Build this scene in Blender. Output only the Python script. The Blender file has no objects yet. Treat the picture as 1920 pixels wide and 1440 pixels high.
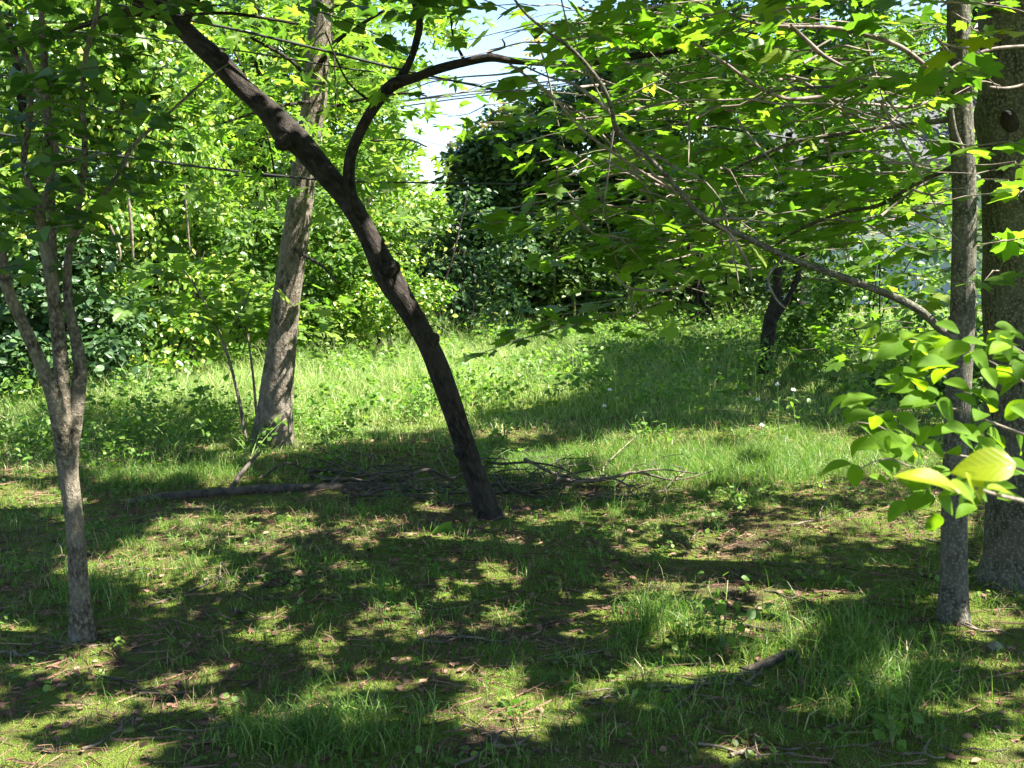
import bpy, math
import numpy as np
from mathutils import Vector

SC = bpy.context.scene
COL = SC.collection
PI = math.pi

# ------------------------------------------------------------------ camera, light, exposure
CAM_H = 1.60
FPX = 2059.0                      # focal length in photo pixels (photo 1920 px wide)
HOR = 440.0                       # horizon row in the photo
PITCH = math.atan((720.0 - HOR) / FPX)
cam = bpy.data.cameras.new("camera")
cam_o = bpy.data.objects.new("camera", cam)
COL.objects.link(cam_o)
cam.sensor_width = 36.0
cam.lens = FPX / 1920.0 * 36.0
cam.clip_start = 0.05
cam.clip_end = 1200.0
cam.dof.use_dof = True
cam.dof.focus_distance = 7.0
cam.dof.aperture_fstop = 11.0
cam_o.location = (0, 0, CAM_H)
cam_o.rotation_euler = (PI / 2 - PITCH, 0, 0)
SC.camera = cam_o

SUN_EL = math.radians(55)
SUN_AZ = math.radians(100)        # clockwise from the view direction: right, a little behind the camera
S = np.array([math.cos(SUN_EL) * math.sin(SUN_AZ), math.cos(SUN_EL) * math.cos(SUN_AZ), math.sin(SUN_EL)])
world = bpy.data.worlds.new("World")
SC.world = world
world.use_nodes = True
nt = world.node_tree
sky = nt.nodes.new("ShaderNodeTexSky")
sky.sky_type = 'NISHITA'
sky.sun_disc = False
sky.sun_elevation = SUN_EL
sky.sun_rotation = SUN_AZ
sky.air_density = 1.0
sky.dust_density = .4
sky.ozone_density = 3.0
nt.links.new(sky.outputs[0], nt.nodes["Background"].inputs[0])
nt.nodes["Background"].inputs[1].default_value = 0.055
sun = bpy.data.lights.new("sun", 'SUN')
sun.energy = 5.0
sun.angle = math.radians(0.53)
sun.color = (1.0, 0.95, 0.86)
sun_o = bpy.data.objects.new("sun", sun)
COL.objects.link(sun_o)
sun_o.rotation_euler = Vector(S).to_track_quat('Z', 'Y').to_euler()

SC.view_settings.view_transform = 'Standard'
SC.view_settings.look = 'None'
SC.view_settings.gamma = 1.0
SC.view_settings.exposure = 2.62
SC.cycles.use_denoising = True
SC.cycles.max_bounces = 7
SC.cycles.diffuse_bounces = 4
SC.cycles.glossy_bounces = 2
SC.cycles.transmission_bounces = 5
SC.cycles.transparent_max_bounces = 4
SC.cycles.sample_clamp_indirect = 6.0

# ------------------------------------------------------------------ geometry of the view
cT, sT = math.cos(PITCH), math.sin(PITCH)


def ray(px, py):
    x = (np.asarray(px, float) - 960) / FPX
    y = (720 - np.asarray(py, float)) / FPX
    return np.stack([x, cT + y * sT, -sT + y * cT], -1)


def at(px, py, Y):
    d = ray(px, py)
    return d * (np.asarray(Y, float) / d[..., 1])[..., None] + np.array([0, 0, CAM_H])


def gh(x, y):
    x = np.asarray(x, float); y = np.asarray(y, float)
    return (0.022 * np.sin(x * 1.7 + 0.6 * y) + 0.018 * np.sin(y * 2.3 - 0.8 * x + 1.0) + 0.010 * np.sin(x * 4.1 + 2.0) * np.sin(y * 3.7)
            + 0.06 * np.exp(-((x - 1.4) ** 2 / 6 + (y - 13.5) ** 2 / 5)))


def gnd(px, py, dz=0.0):
    d = ray(px, py)
    t = -CAM_H / np.minimum(d[..., 2], -1e-4)
    p = d * t[..., None]
    return np.stack([p[..., 0], p[..., 1], gh(p[..., 0], p[..., 1]) + dz], -1)


def proj(p):
    p = np.asarray(p, float)
    y = p[..., 1]; z = p[..., 2] - CAM_H
    depth = np.maximum(y * cT - z * sT, 1e-3)
    v = y * sT + z * cT
    return 960 + p[..., 0] / depth * FPX, 720 - v / depth * FPX


def nrm(v):
    return v / np.maximum(np.linalg.norm(v, axis=-1, keepdims=True), 1e-9)


def wob(x, y, s=1.0):
    return (np.sin(x * 1.3 * s + 0.7) * np.cos(y * 1.7 * s - 0.4) + 0.6 * np.sin(x * 3.1 * s - y * 2.3 * s + 1.9) + 0.4 * np.sin(x * 6.7 * s + y * 5.9 * s))


# where the sun reaches the ground: gaps the crowns leave open (x px, y px, rx, ry on the ground)
GAPS = [(40, 935, 120, 26), (480, 1040, 62, 13), (480, 1152, 62, 14), (310, 1138, 45, 12), (40, 1190, 60, 14), (90, 1245, 90, 14),
        (330, 1272, 70, 15), (640, 1076, 45, 9), (120, 1375, 180, 40), (500, 1305, 110, 20), (690, 1250, 140, 12), (520, 1345, 60, 20),
        (840, 1330, 140, 70), (1050, 1280, 130, 34), (1250, 1260, 95, 20), (1280, 1210, 45, 12), (1290, 1418, 40, 9), (1890, 1405, 70, 40),
        (1865, 1290, 40, 14), (1470, 1210, 45, 12), (1628, 1247, 24, 8), (1375, 1056, 50, 9), (1125, 1055, 34, 7), (1402, 1014, 26, 10),
        (1185, 1027, 34, 9), (1600, 977, 55, 10), (1520, 998, 44, 8), (1175, 1138, 40, 16), (1080, 1187, 30, 10), (1560, 1100, 40, 10),
        (1400, 862, 330, 46), (1700, 880, 120, 26), (990, 872, 90, 16), (330, 905, 130, 12), (690, 725, 210, 78), (1000, 668, 190, 24),
        (1400, 655, 320, 22), (1640, 690, 150, 16), (270, 765, 230, 22), (950, 740, 120, 22), (960, 815, 60, 10), (560, 1410, 40, 12),
        (1090, 1365, 60, 14), (900, 1170, 60, 10), (760, 1190, 50, 9), (250, 1060, 40, 9), (860, 1050, 30, 8), (60, 1440, 200, 45), (330, 1330, 170, 26), (130, 1310, 140, 18), (420, 1400, 80, 18), (620, 1425, 70, 12), (1000, 1330, 70, 16), (760, 1240, 60, 10), (200, 1200, 60, 9), (420, 1250, 70, 8), (590, 1200, 60, 8), (700, 1110, 60, 6), (350, 1085, 50, 6), (560, 1000, 50, 6), (300, 1020, 60, 6), (720, 1290, 110, 18), (930, 1400, 90, 24), (1180, 1330, 80, 12), (1430, 1290, 60, 10), (1320, 1150, 50, 8), (1450, 1110, 50, 7), (1250, 980, 60, 6), (1100, 960, 60, 6), (1720, 1010, 40, 6), (1680, 1390, 60, 10),
        (1700, 1330, 50, 10), (1500, 1330, 40, 9), (1250, 1090, 40, 8)]
_g = np.random.default_rng(5)
for _q in range(105):                              # many small flecks of sun
    _y = 960 + 470 * _g.random()
    GAPS.append((_g.uniform(0, 1900), _y, _g.uniform(22, 62) * (_y - 300) / 750, _g.uniform(9, 21) * (_y - 400) / 650))
DARKS = []
for _q in range(140):                               # and leaf clumps that break the larger sunny patches
    _y = 650 + 780 * _g.random()
    DARKS.append((_g.uniform(0, 1900), _y, _g.uniform(18, 75) * (_y - 300) / 750, _g.uniform(7, 17) * max(.45, (_y - 400) / 650)))
DARKS = np.array(DARKS, float)
GAPS = np.array(GAPS, float)


# the same in ground metres for sunlit things above the ground (x, y, rx, ry, share kept open)
OPEN = [(-6.5, 13.5, 5.0, 3.9, .93, 1), (-2.75, 8.2, 1.25, .34, .94, 1), (0.1, 2.3, .7, .3, .8, 1), (-2.2, 4.33, .36, .10, .88, 1), (-1.5, 12.2, 2.2, 1.6, .6, 0),
        (-3.2, 8.4, 1.7, 1.2, .85, 0), (-.4, 5.2, 1.6, .85, .75, 0), (1.2, 6.4, 1.3, .9, .6, 0)]



def litness(x, y, overhead=False):
    """1 where a ground point lies in a sunny patch"""
    px, py = proj(np.stack([x, y, np.zeros_like(x)], -1))
    dx = wob(x * 4, y * 4) ; dy = wob(y * 4 + 5, x * 4 - 3)
    out = np.full(px.shape, 9.0)
    for cx, cy, rx, ry in GAPS:
        d = ((px - cx) / rx + 0.10 * dx) ** 2 + ((py - cy) / ry + 0.12 * dy) ** 2
        out = np.minimum(out, d)
    L = np.clip((1.6 - out) / 0.5, 0, 1)
    for cx, cy, rx, ry in DARKS:
        L = L * np.clip((((px - cx) / rx + .2 * dx) ** 2 + ((py - cy) / ry + .2 * dy) ** 2 - .75) / .4, 0, 1)
    for cx, cy, rx, ry, k, both in OPEN:           # open sky wanted over the vine wall, the grey trunk and the sapling
        if not (both or overhead): continue
        d = ((x - cx) / rx) ** 2 + ((y - cy) / ry) ** 2
        L = np.maximum(L, k * np.clip((1.5 - d) / 0.5, 0, 1))
    fl = wob(x * 2.1 + 1, y * 2.1) + .7 * wob(x * 4.7, y * 4.7 + 2)   # flecks everywhere
    f2 = wob(x * 4.3 + 6, y * 3.1) + .8 * wob(x * 9.1, y * 7.3 + 4)
    return np.maximum(np.maximum(L, np.clip((fl - 1.82) / .3, 0, .95)), np.clip((f2 - 2.0) / .3, 0, .95))


def shade_point(pos):
    t = pos[..., 2] / S[2]
    return pos - S * t[..., None]


def sun_keep(rng, pos, strength=0.97, overhead=False):
    """drop leaves that would shade one of the sunny patches"""
    g = shade_point(pos)
    L = litness(g[:, 0], g[:, 1], overhead)
    L[g[:, 1] < 1.2] = 0
    return rng.random(len(pos)) > L * strength


SKY_POLY = np.array([(870, 20), (900, 60), (860, 95), (800, 115), (765, 150), (748, 190), (756, 240), (770, 290), (785, 330), (800, 352), (822, 345),
                     (838, 300), (880, 255), (925, 220), (945, 180), (960, 130), (985, 95), (1010, 60), (985, 25), (940, 10)], float)


def in_poly(px, py, poly):
    n = len(poly); inside = np.zeros(px.shape, bool)
    j = n - 1
    for i in range(n):
        xi, yi = poly[i]; xj, yj = poly[j]
        c = ((yi > py) != (yj > py)) & (px < (xj - xi) * (py - yi) / (yj - yi + 1e-9) + xi)
        inside ^= c
        j = i
    return inside


def sky_keep(rng, pos, soft=14):
    px, py = proj(pos)
    return ~in_poly(px + rng.normal(0, soft, len(pos)), py + rng.normal(0, soft, len(pos)), SKY_POLY)


# ------------------------------------------------------------------ mesh helpers
def mesh_from(name, V, F, smooth=False, uv=None):
    """V (n,3); F a list of (m,k) index arrays; uv per vertex"""
    me = bpy.data.meshes.new(name)
    V = np.ascontiguousarray(V, dtype=np.float32)
    F = [np.asarray(f, dtype=np.int32) for f in F if len(f)]
    me.vertices.add(len(V))
    me.vertices.foreach_set("co", V.ravel())
    idx = np.concatenate([f.ravel() for f in F])
    tot = np.concatenate([np.full(len(f), f.shape[1], np.int32) for f in F])
    start = np.concatenate([[0], np.cumsum(tot)[:-1]]).astype(np.int32)
    me.loops.add(len(idx))
    me.loops.foreach_set("vertex_index", idx)
    me.polygons.add(len(tot))
    me.polygons.foreach_set("loop_start", start)
    me.polygons.foreach_set("use_smooth", np.full(len(tot), smooth, bool))
    if uv is not None:
        l = me.uv_layers.new(name="UVMap")
        l.data.foreach_set("uv", np.ascontiguousarray(uv[idx], dtype=np.float32).ravel())
    me.update(calc_edges=True)
    return me


class MB:
    def __init__(self):
        self.V, self.F, self.UV, self.n = [], [], [], 0

    def add(self, V, F, UV=None):
        V = np.asarray(V, float)
        for f in (F if isinstance(F, list) else [F]):
            self.F.append(np.asarray(f) + self.n)
        self.V.append(V)
        self.UV.append(np.zeros((len(V), 2)) if UV is None else UV)
        self.n += len(V)
        return self

    def build(self, name, mat, parent=None, smooth=False):
        me = mesh_from(name, np.concatenate(self.V), self.F, smooth, np.concatenate(self.UV))
        me.materials.append(mat)
        return link(name, me, parent)


def link(name, data, parent=None):
    o = bpy.data.objects.new(name, data)
    COL.objects.link(o)
    if parent is not None:
        o.parent = parent
        o.matrix_parent_inverse = parent.matrix_world.inverted() if False else o.matrix_parent_inverse
        o.location = -Vector(parent.location)
    return o


def tag(o, label=None, cat=None, group=None, kind=None):
    if label: o['label'] = label
    if cat: o['category'] = cat
    if group: o['group'] = group
    if kind: o['kind'] = kind
    return o


def thing(name, loc, label, cat, group=None):
    o = bpy.data.objects.new(name, None)
    o.empty_display_size = 0.1
    COL.objects.link(o)
    o.location = tuple(float(v) for v in loc)
    return tag(o, label, cat, group)


def spline(pts, step):
    """Catmull-Rom through pts (n,k) resampled about every step metres (first three columns are a position)"""
    pts = np.asarray(pts, float)
    if len(pts) == 2:
        pts = np.stack([pts[0], (pts[0] + pts[1]) / 2, pts[1]])
    ext = np.concatenate([[2 * pts[0] - pts[1]], pts, [2 * pts[-1] - pts[-2]]])
    out = []
    for i in range(1, len(ext) - 2):
        p0, p1, p2, p3 = ext[i - 1:i + 3]
        m = max(2, int(np.linalg.norm(p2[:3] - p1[:3]) / step))
        t = np.linspace(0, 1, m, endpoint=False)[:, None]
        out.append(0.5 * ((2 * p1) + (-p0 + p2) * t + (2 * p0 - 5 * p1 + 4 * p2 - p3) * t ** 2 + (-p0 + 3 * p1 - 3 * p2 + p3) * t ** 3))
    out.append(ext[-2][None])
    return np.concatenate(out)


def tube(path, sides=10, step=0.04, rough=0.0, seed=0, cap=True, flute=0.0):
    """path (n,4): x y z r.  Returns V, F, UV (metres round, metres along)"""
    p = spline(path, step)
    c, r = p[:, :3], np.maximum(p[:, 3], 1e-4)
    n = len(c)
    T = nrm(np.gradient(c, axis=0))
    ref = np.array([0.0, 1.0, 0.0])
    if abs(T[0] @ ref) > 0.9: ref = np.array([0.0, 0.0, 1.0])
    A = np.zeros_like(T)
    a = ref
    for i in range(n):
        a = a - T[i] * (a @ T[i])
        a = a / max(np.linalg.norm(a), 1e-9)
        A[i] = a
    B = np.cross(T, A)
    L = np.concatenate([[0], np.cumsum(np.linalg.norm(np.diff(c, axis=0), axis=1))])
    th = np.linspace(0, 2 * PI, sides + 1)
    rr = np.repeat(r[:, None], sides + 1, 1)
    if rough > 0:
        g = np.random.default_rng(seed)
        k = np.zeros_like(rr)
        for q in range(10):
            m = g.integers(0, 5); fl = g.uniform(1.5, 16); ph = g.uniform(0, 6.28, 2)
            k += np.sin(m * th[None] + ph[0] + 1.5 * np.sin(L[:, None] * fl * 0.35 + ph[1])) * np.sin(L[:, None] * fl + ph[1]) / 5
        rr = rr * (1 + rough * k)
    if flute > 0:
        w = np.exp(-L / 0.13)[:, None]
        rr = rr * (1 + flute * w * (0.5 + 0.5 * np.sin(5 * th[None] + seed)))
    V = c[:, None] + rr[..., None] * (np.cos(th)[None, :, None] * A[:, None] + np.sin(th)[None, :, None] * B[:, None])
    UV = np.stack([np.broadcast_to(th[None] * np.mean(r), rr.shape), np.broadcast_to(L[:, None], rr.shape)], -1)
    i = np.arange(n - 1)[:, None] * (sides + 1) + np.arange(sides)[None]
    i = i.ravel()
    F = [np.stack([i, i + 1, i + sides + 2, i + sides + 1], 1)]
    V = V.reshape(-1, 3); UV = UV.reshape(-1, 2)
    if cap:
        for e, ci in ((0, c[0]), (n - 1, c[-1])):
            base = e * (sides + 1)
            q = np.arange(sides)
            F.append(np.stack([base + q, base + q + 1, np.full(sides, len(V))], 1))
            V = np.concatenate([V, ci[None]]); UV = np.concatenate([UV, UV[base][None]])
    return V, F, UV


def pxpath(pts, Y, dY=0.0, k=1.0):
    """pts (px, py, width px [, Y]) -> path with radii"""
    out = []
    for i, p in enumerate(pts):
        yy = p[3] if len(p) > 3 else Y + dY * i / max(1, len(pts) - 1)
        q = at(p[0], p[1], yy)
        out.append([*q, k * p[2] / 2 / FPX * yy])
    return np.array(out)


# ------------------------------------------------------------------ leaf shapes: x across, y along the midrib from the stalk, z up
def T_small():
    V = np.array([(0, 0, 0), (.27, .45, .07), (0, 1, -.03), (-.27, .45, .07)], float)
    return V, np.array([(0, 1, 2), (0, 2, 3)])


def T_ovate(w=.33, droop=.12):
    ys = [0, .22, .5, .78, 1.0]; ws = [0, .8, 1.0, .62, 0]
    V = []
    for y, k in zip(ys, ws):
        z = -droop * y * y
        if k == 0: V.append((0, y, z))
        else: V += [(-w * k, y, z + .06), (0, y, z), (w * k, y, z + .06)]
    V = np.array(V, float)
    F = [(0, 2, 1), (0, 3, 2), (1, 2, 5), (1, 5, 4), (2, 3, 6), (2, 6, 5), (4, 5, 8), (4, 8, 7), (5, 6, 9), (5, 9, 8), (7, 8, 10), (8, 9, 10)]
    return V, np.array(F)


def T_heart():
    ys = [-.06, .12, .38, .7, 1.0]
    V = [(0, 0, 0), (-.24, -.08, .05), (-.44, .14, .07), (-.43, .4, .05), (-.24, .72, -.02), (0, 1.0, -.16), (.24, .72, -.02), (.43, .4, .05), (.44, .14, .07), (.24, -.08, .05), (0, .4, -.03)]
    n = 10
    F = [(10, (i + 1) % n, i) for i in range(n)]
    return np.array(V, float), np.array(F)


def T_lobed(lobes, droop=.1):
    """outline from (angle from the midrib, radius) round the point where the veins meet"""
    pts = [(math.sin(math.radians(a)) * r, math.cos(math.radians(a)) * r) for a, r in lobes]
    full = pts + [(-x, y) for x, y in reversed(pts) if abs(x) > 1e-6]
    V = [(0, 0.0, 0.02)] + [(x, y, .10 * abs(x) - droop * (x * x + y * y)) for x, y in full]
    V = np.array(V, float); V[:, 1] += .22
    n = len(full)
    F = [(0, 1 + (i + 1) % n, 1 + i) for i in range(n)]
    return V, np.array(F)


MAPLE = T_lobed([(0, .78), (7, .66), (14, .64), (22, .46), (30, .50), (40, .60), (47, .74), (55, .58), (62, .56), (72, .42), (88, .44), (100, .54), (118, .40), (150, .30), (170, .18), (180, .05)], .16)
STAR = T_lobed([(0, .80), (14, .42), (27, .26), (47, .52), (58, .70), (66, .42), (84, .22), (108, .52), (124, .44), (150, .20), (180, .10)], .12)
SMALL, OVATE, HEART, LANCE, ROUND = T_small(), T_ovate(), T_heart(), T_ovate(.2, .2), T_ovate(.42, .08)


def put(tm, L):
    """leaves L = (pos, axis, normal, size) -> V, F, UV"""
    V0, F0 = tm
    pos, ax, no, sz = L
    ax = nrm(ax); no = nrm(no - ax * (no * ax).sum(1, keepdims=True)); bx = np.cross(ax, no)
    k = len(V0)
    V = pos[:, None] + sz[:, None, None] * (V0[None, :, 0:1] * bx[:, None] + V0[None, :, 1:2] * ax[:, None] + V0[None, :, 2:3] * no[:, None])
    F = (np.arange(len(pos))[:, None, None] * k + F0[None]).reshape(-1, F0.shape[1])
    UV = np.tile(V0[:, :2], (len(pos), 1))
    return V.reshape(-1, 3), F, UV


def cat(*Ls):
    return tuple(np.concatenate([l[i] for l in Ls]) for i in range(4))


def pick(L, m):
    return tuple(a[m] for a in L)


def clumps(rng, cen, per, spread, size, up=.5, out=None, rand=.45, droop=.3, flat=.6, var=.25):
    """leaves gathered round the points cen; out: outward vectors for each clump"""
    n = len(cen)
    pos = np.repeat(cen, per, 0) + rng.normal(0, 1, (n * per, 3)) * spread * np.array([1, 1, flat])
    no = rng.normal(0, rand, (n * per, 3)) + np.array([0, 0, up])
    if out is not None: no = no + np.repeat(out, per, 0)
    ax = rng.normal(0, 1, (n * per, 3)) * np.array([1, 1, .5]) - np.array([0, 0, droop])
    if out is not None: ax = ax + 0.4 * np.repeat(out, per, 0)
    sz = size * np.clip(rng.normal(1, var, n * per), .45, 1.7)
    return pos, ax, no, sz


def blob(rng, c, r, n, per, size, spread=.16, up=.45, outw=.6, rand=.45, droop=.45, shell=.5, front=True, flat=.7, lobe=.30, fill=.22):
    """a crown built of rounded lobes, each dense on its outer and upper side, with a thin filling between them"""
    tot = int(n * per * 1.5)
    rl = lobe * min(r[0], r[2]) + .08
    nl = max(5, int(2.6 * r[0] * r[2] / rl ** 2))
    d = nrm(rng.normal(0, 1, (nl, 3)))
    if front: d[:, 1] = np.where(rng.random(nl) < .75, -np.abs(d[:, 1]), d[:, 1])
    cen = c + d * np.maximum(r - rl * .6, .1) * (1 - shell * rng.random(nl) ** 1.6)[:, None]
    rls = rl * rng.uniform(.55, 1.3, nl)
    w = rls ** 2 * rng.uniform(.5, 1.4, nl)
    which = rng.choice(nl, tot, p=w / w.sum())
    dd = nrm(nrm(rng.normal(0, 1, (tot, 3))) + .55 * d[which] + np.array([0, -.15, .55]))
    rad = rls[which] * (1 - .45 * rng.random(tot) ** 1.5)
    pos = cen[which] + dd * rad[:, None] * np.array([1.15, 1.15, .85]) + rng.normal(0, .03, (tot, 3))
    no = dd * outw + np.array([0, 0, up]) + rng.normal(0, rand, (tot, 3))
    ax = rng.normal(0, 1, (tot, 3)) * np.array([1, 1, .5]) - np.array([0, 0, droop]) + .4 * dd
    sz = size * np.clip(rng.normal(1, .25, tot), .45, 1.7)
    nf = int(fill * n) + 4
    df = nrm(rng.normal(0, 1, (nf, 3)))
    f = clumps(rng, c + df * r * rng.uniform(.3, .85, nf)[:, None], per, spread, size, up, df * outw, rand, droop, flat)
    return cat((pos, ax, no, sz), f)


def blob_px(rng, px, py, Y, rx, ry, depth, dens, per, size, **k):
    """an ellipsoid of leaf clumps placed by where it stands in the view; dens = leaf area index of the front"""
    c = at(px, py, Y); s = Y / FPX
    r = np.array([rx * s, depth, ry * s])
    area = PI * r[0] * r[2]
    n = max(6, int(dens * area / (per * size * size * .5)))
    return blob(rng, c, r, n, per, size, **k)


def spray(rng, p0, d, length, step, size, rise=0.0, tilt=.22, pet=.5):
    """a twig with leaf pairs, held flat.  Returns leaves and the twig path"""
    n = max(3, int(length / step))
    t = np.linspace(0, 1, n)
    d = nrm(np.asarray(d, float)); side = nrm(np.cross(d, [0, 0, 1.0]))
    bend = rng.normal(0, .13)
    c = p0 + d * (length * t)[:, None] + side * (bend * length * t * t)[:, None] + np.array([0, 0, 1]) * ((rise * t - .10 * t * t) * length)[:, None] + rng.normal(0, .006, (n, 3))
    P_, A_, N_, Z_ = [], [], [], []
    for s in (-1, 1):
        sel = rng.random(n) < .88
        m = sel.sum()
        if not m: continue
        ang = np.radians(rng.normal(62, 18, m))
        ax = d * np.cos(ang)[:, None] + side * s * np.sin(ang)[:, None] + np.array([0, 0, 1]) * rng.normal(-.10, .16, m)[:, None]
        z = size * np.clip(rng.normal(1, .25, m), .5, 1.5)
        P_.append(c[sel] + nrm(ax) * (z * pet * rng.uniform(.3, 1, m))[:, None]); A_.append(ax)
        N_.append(np.array([0, 0, 1]) + rng.normal(0, tilt, (m, 3))); Z_.append(z)
    P_.append(c[-1:]); A_.append(d[None] + np.array([[0, 0, -.1]])); N_.append(np.array([[0, 0, 1.]]) + rng.normal(0, tilt, (1, 3))); Z_.append(np.array([size]))
    path = np.concatenate([c, (np.linspace(.0035, .0013, n) * (.6 + length))[:, None]], 1)
    return (np.concatenate(P_), np.concatenate(A_), np.concatenate(N_), np.concatenate(Z_)), path


# ------------------------------------------------------------------ materials
def nodes_of(name):
    m = bpy.data.materials.new(name)
    m.use_nodes = True
    t = m.node_tree
    b = t.nodes["Principled BSDF"]
    return m, t, b, t.nodes["Material Output"]


def ramp(t, src, stops):
    r = t.nodes.new("ShaderNodeValToRGB")
    els = r.color_ramp.elements
    while len(els) < len(stops): els.new(.5)
    for e, (p, c) in zip(els, stops):
        e.position = p; e.color = (*c, 1)
    t.links.new(src, r.inputs[0])
    return r.outputs[0]


def noise(t, vec, scale, detail=4, rough=.55):
    n = t.nodes.new("ShaderNodeTexNoise")
    n.inputs["Scale"].default_value = scale; n.inputs["Detail"].default_value = detail; n.inputs["Roughness"].default_value = rough
    if vec is not None: t.links.new(vec, n.inputs["Vector"])
    return n.outputs["Fac"]


def mapping(t, vec, scale):
    n = t.nodes.new("ShaderNodeMapping")
    n.inputs["Scale"].default_value = scale
    t.links.new(vec, n.inputs["Vector"])
    return n.outputs[0]


def mixc(t, fac, a, b):
    n = t.nodes.new("ShaderNodeMix"); n.data_type = 'RGBA'
    if isinstance(fac, float): n.inputs[0].default_value = fac
    else: t.links.new(fac, n.inputs[0])
    for v, i in ((a, 6), (b, 7)):
        if isinstance(v, tuple): n.inputs[i].default_value = (*v, 1)
        else: t.links.new(v, n.inputs[i])
    return n.outputs[2]


def leaf_mat(name, cols, trans=(1.9, 2.1, 1.0), tfac=.45, rough=.45, spec=.35, veins=False):
    """cols: ramp stops per leaf; trans multiplies the colour for light that passes through"""
    m, t, b, o = nodes_of(name)
    cols = [(p, (r * 1.13, gr * .95, bl * 1.1)) for p, (r, gr, bl) in cols]
    g = t.nodes.new("ShaderNodeNewGeometry")
    c = ramp(t, g.outputs["Random Per Island"], cols)
    if veins:
        uv = t.nodes.new("ShaderNodeUVMap"); sx = t.nodes.new("ShaderNodeSeparateXYZ")
        t.links.new(uv.outputs[0], sx.inputs[0])
        ab = t.nodes.new("ShaderNodeMath"); ab.operation = 'ABSOLUTE'; t.links.new(sx.outputs[0], ab.inputs[0])
        mu = t.nodes.new("ShaderNodeMath"); mu.operation = 'MULTIPLY_ADD'; mu.inputs[1].default_value = -1.1
        t.links.new(ab.outputs[0], mu.inputs[0]); t.links.new(sx.outputs[1], mu.inputs[2])
        sn = t.nodes.new("ShaderNodeMath"); sn.operation = 'PINGPONG'; sn.inputs[1].default_value = .07
        t.links.new(mu.outputs[0], sn.inputs[0])
        r1 = ramp(t, sn.outputs[0], [(0.0, (1, 1, 1)), (.016, (0, 0, 0))])
        r2 = ramp(t, ab.outputs[0], [(0.0, (1, 1, 1)), (.018, (0, 0, 0))])
        mx = t.nodes.new("ShaderNodeMath"); mx.operation = 'MAXIMUM'
        t.links.new(r1, mx.inputs[0]); t.links.new(r2, mx.inputs[1])
        sc = t.nodes.new("ShaderNodeMath"); sc.operation = 'MULTIPLY'; sc.inputs[1].default_value = .14
        t.links.new(mx.outputs[0], sc.inputs[0])
        lit = t.nodes.new("ShaderNodeMix"); lit.data_type = 'RGBA'; lit.blend_type = 'MULTIPLY'; lit.inputs[0].default_value = 1.0
        t.links.new(c, lit.inputs[6]); lit.inputs[7].default_value = (1.9, 1.7, 1.8, 1)
        bp = t.nodes.new("ShaderNodeBump"); bp.inputs["Strength"].default_value = .2; bp.inputs["Distance"].default_value = .004
        t.links.new(mx.outputs[0], bp.inputs["Height"]); t.links.new(bp.outputs[0], b.inputs["Normal"])
        c = mixc(t, sc.outputs[0], c, lit.outputs[2])
    t.links.new(c, b.inputs["Base Color"])
    b.inputs["Roughness"].default_value = rough
    b.inputs["Specular IOR Level"].default_value = spec
    tr = t.nodes.new("ShaderNodeBsdfTranslucent")
    mu = t.nodes.new("ShaderNodeMix"); mu.data_type = 'RGBA'; mu.blend_type = 'MULTIPLY'; mu.inputs[0].default_value = 1.0
    t.links.new(c, mu.inputs[6]); mu.inputs[7].default_value = (*trans, 1)
    t.links.new(mu.outputs[2], tr.inputs[0])
    ms = t.nodes.new("ShaderNodeMixShader"); ms.inputs[0].default_value = tfac
    t.links.new(b.outputs[0], ms.inputs[1]); t.links.new(tr.outputs[0], ms.inputs[2])
    t.links.new(ms.outputs[0], o.inputs[0])
    return m


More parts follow.
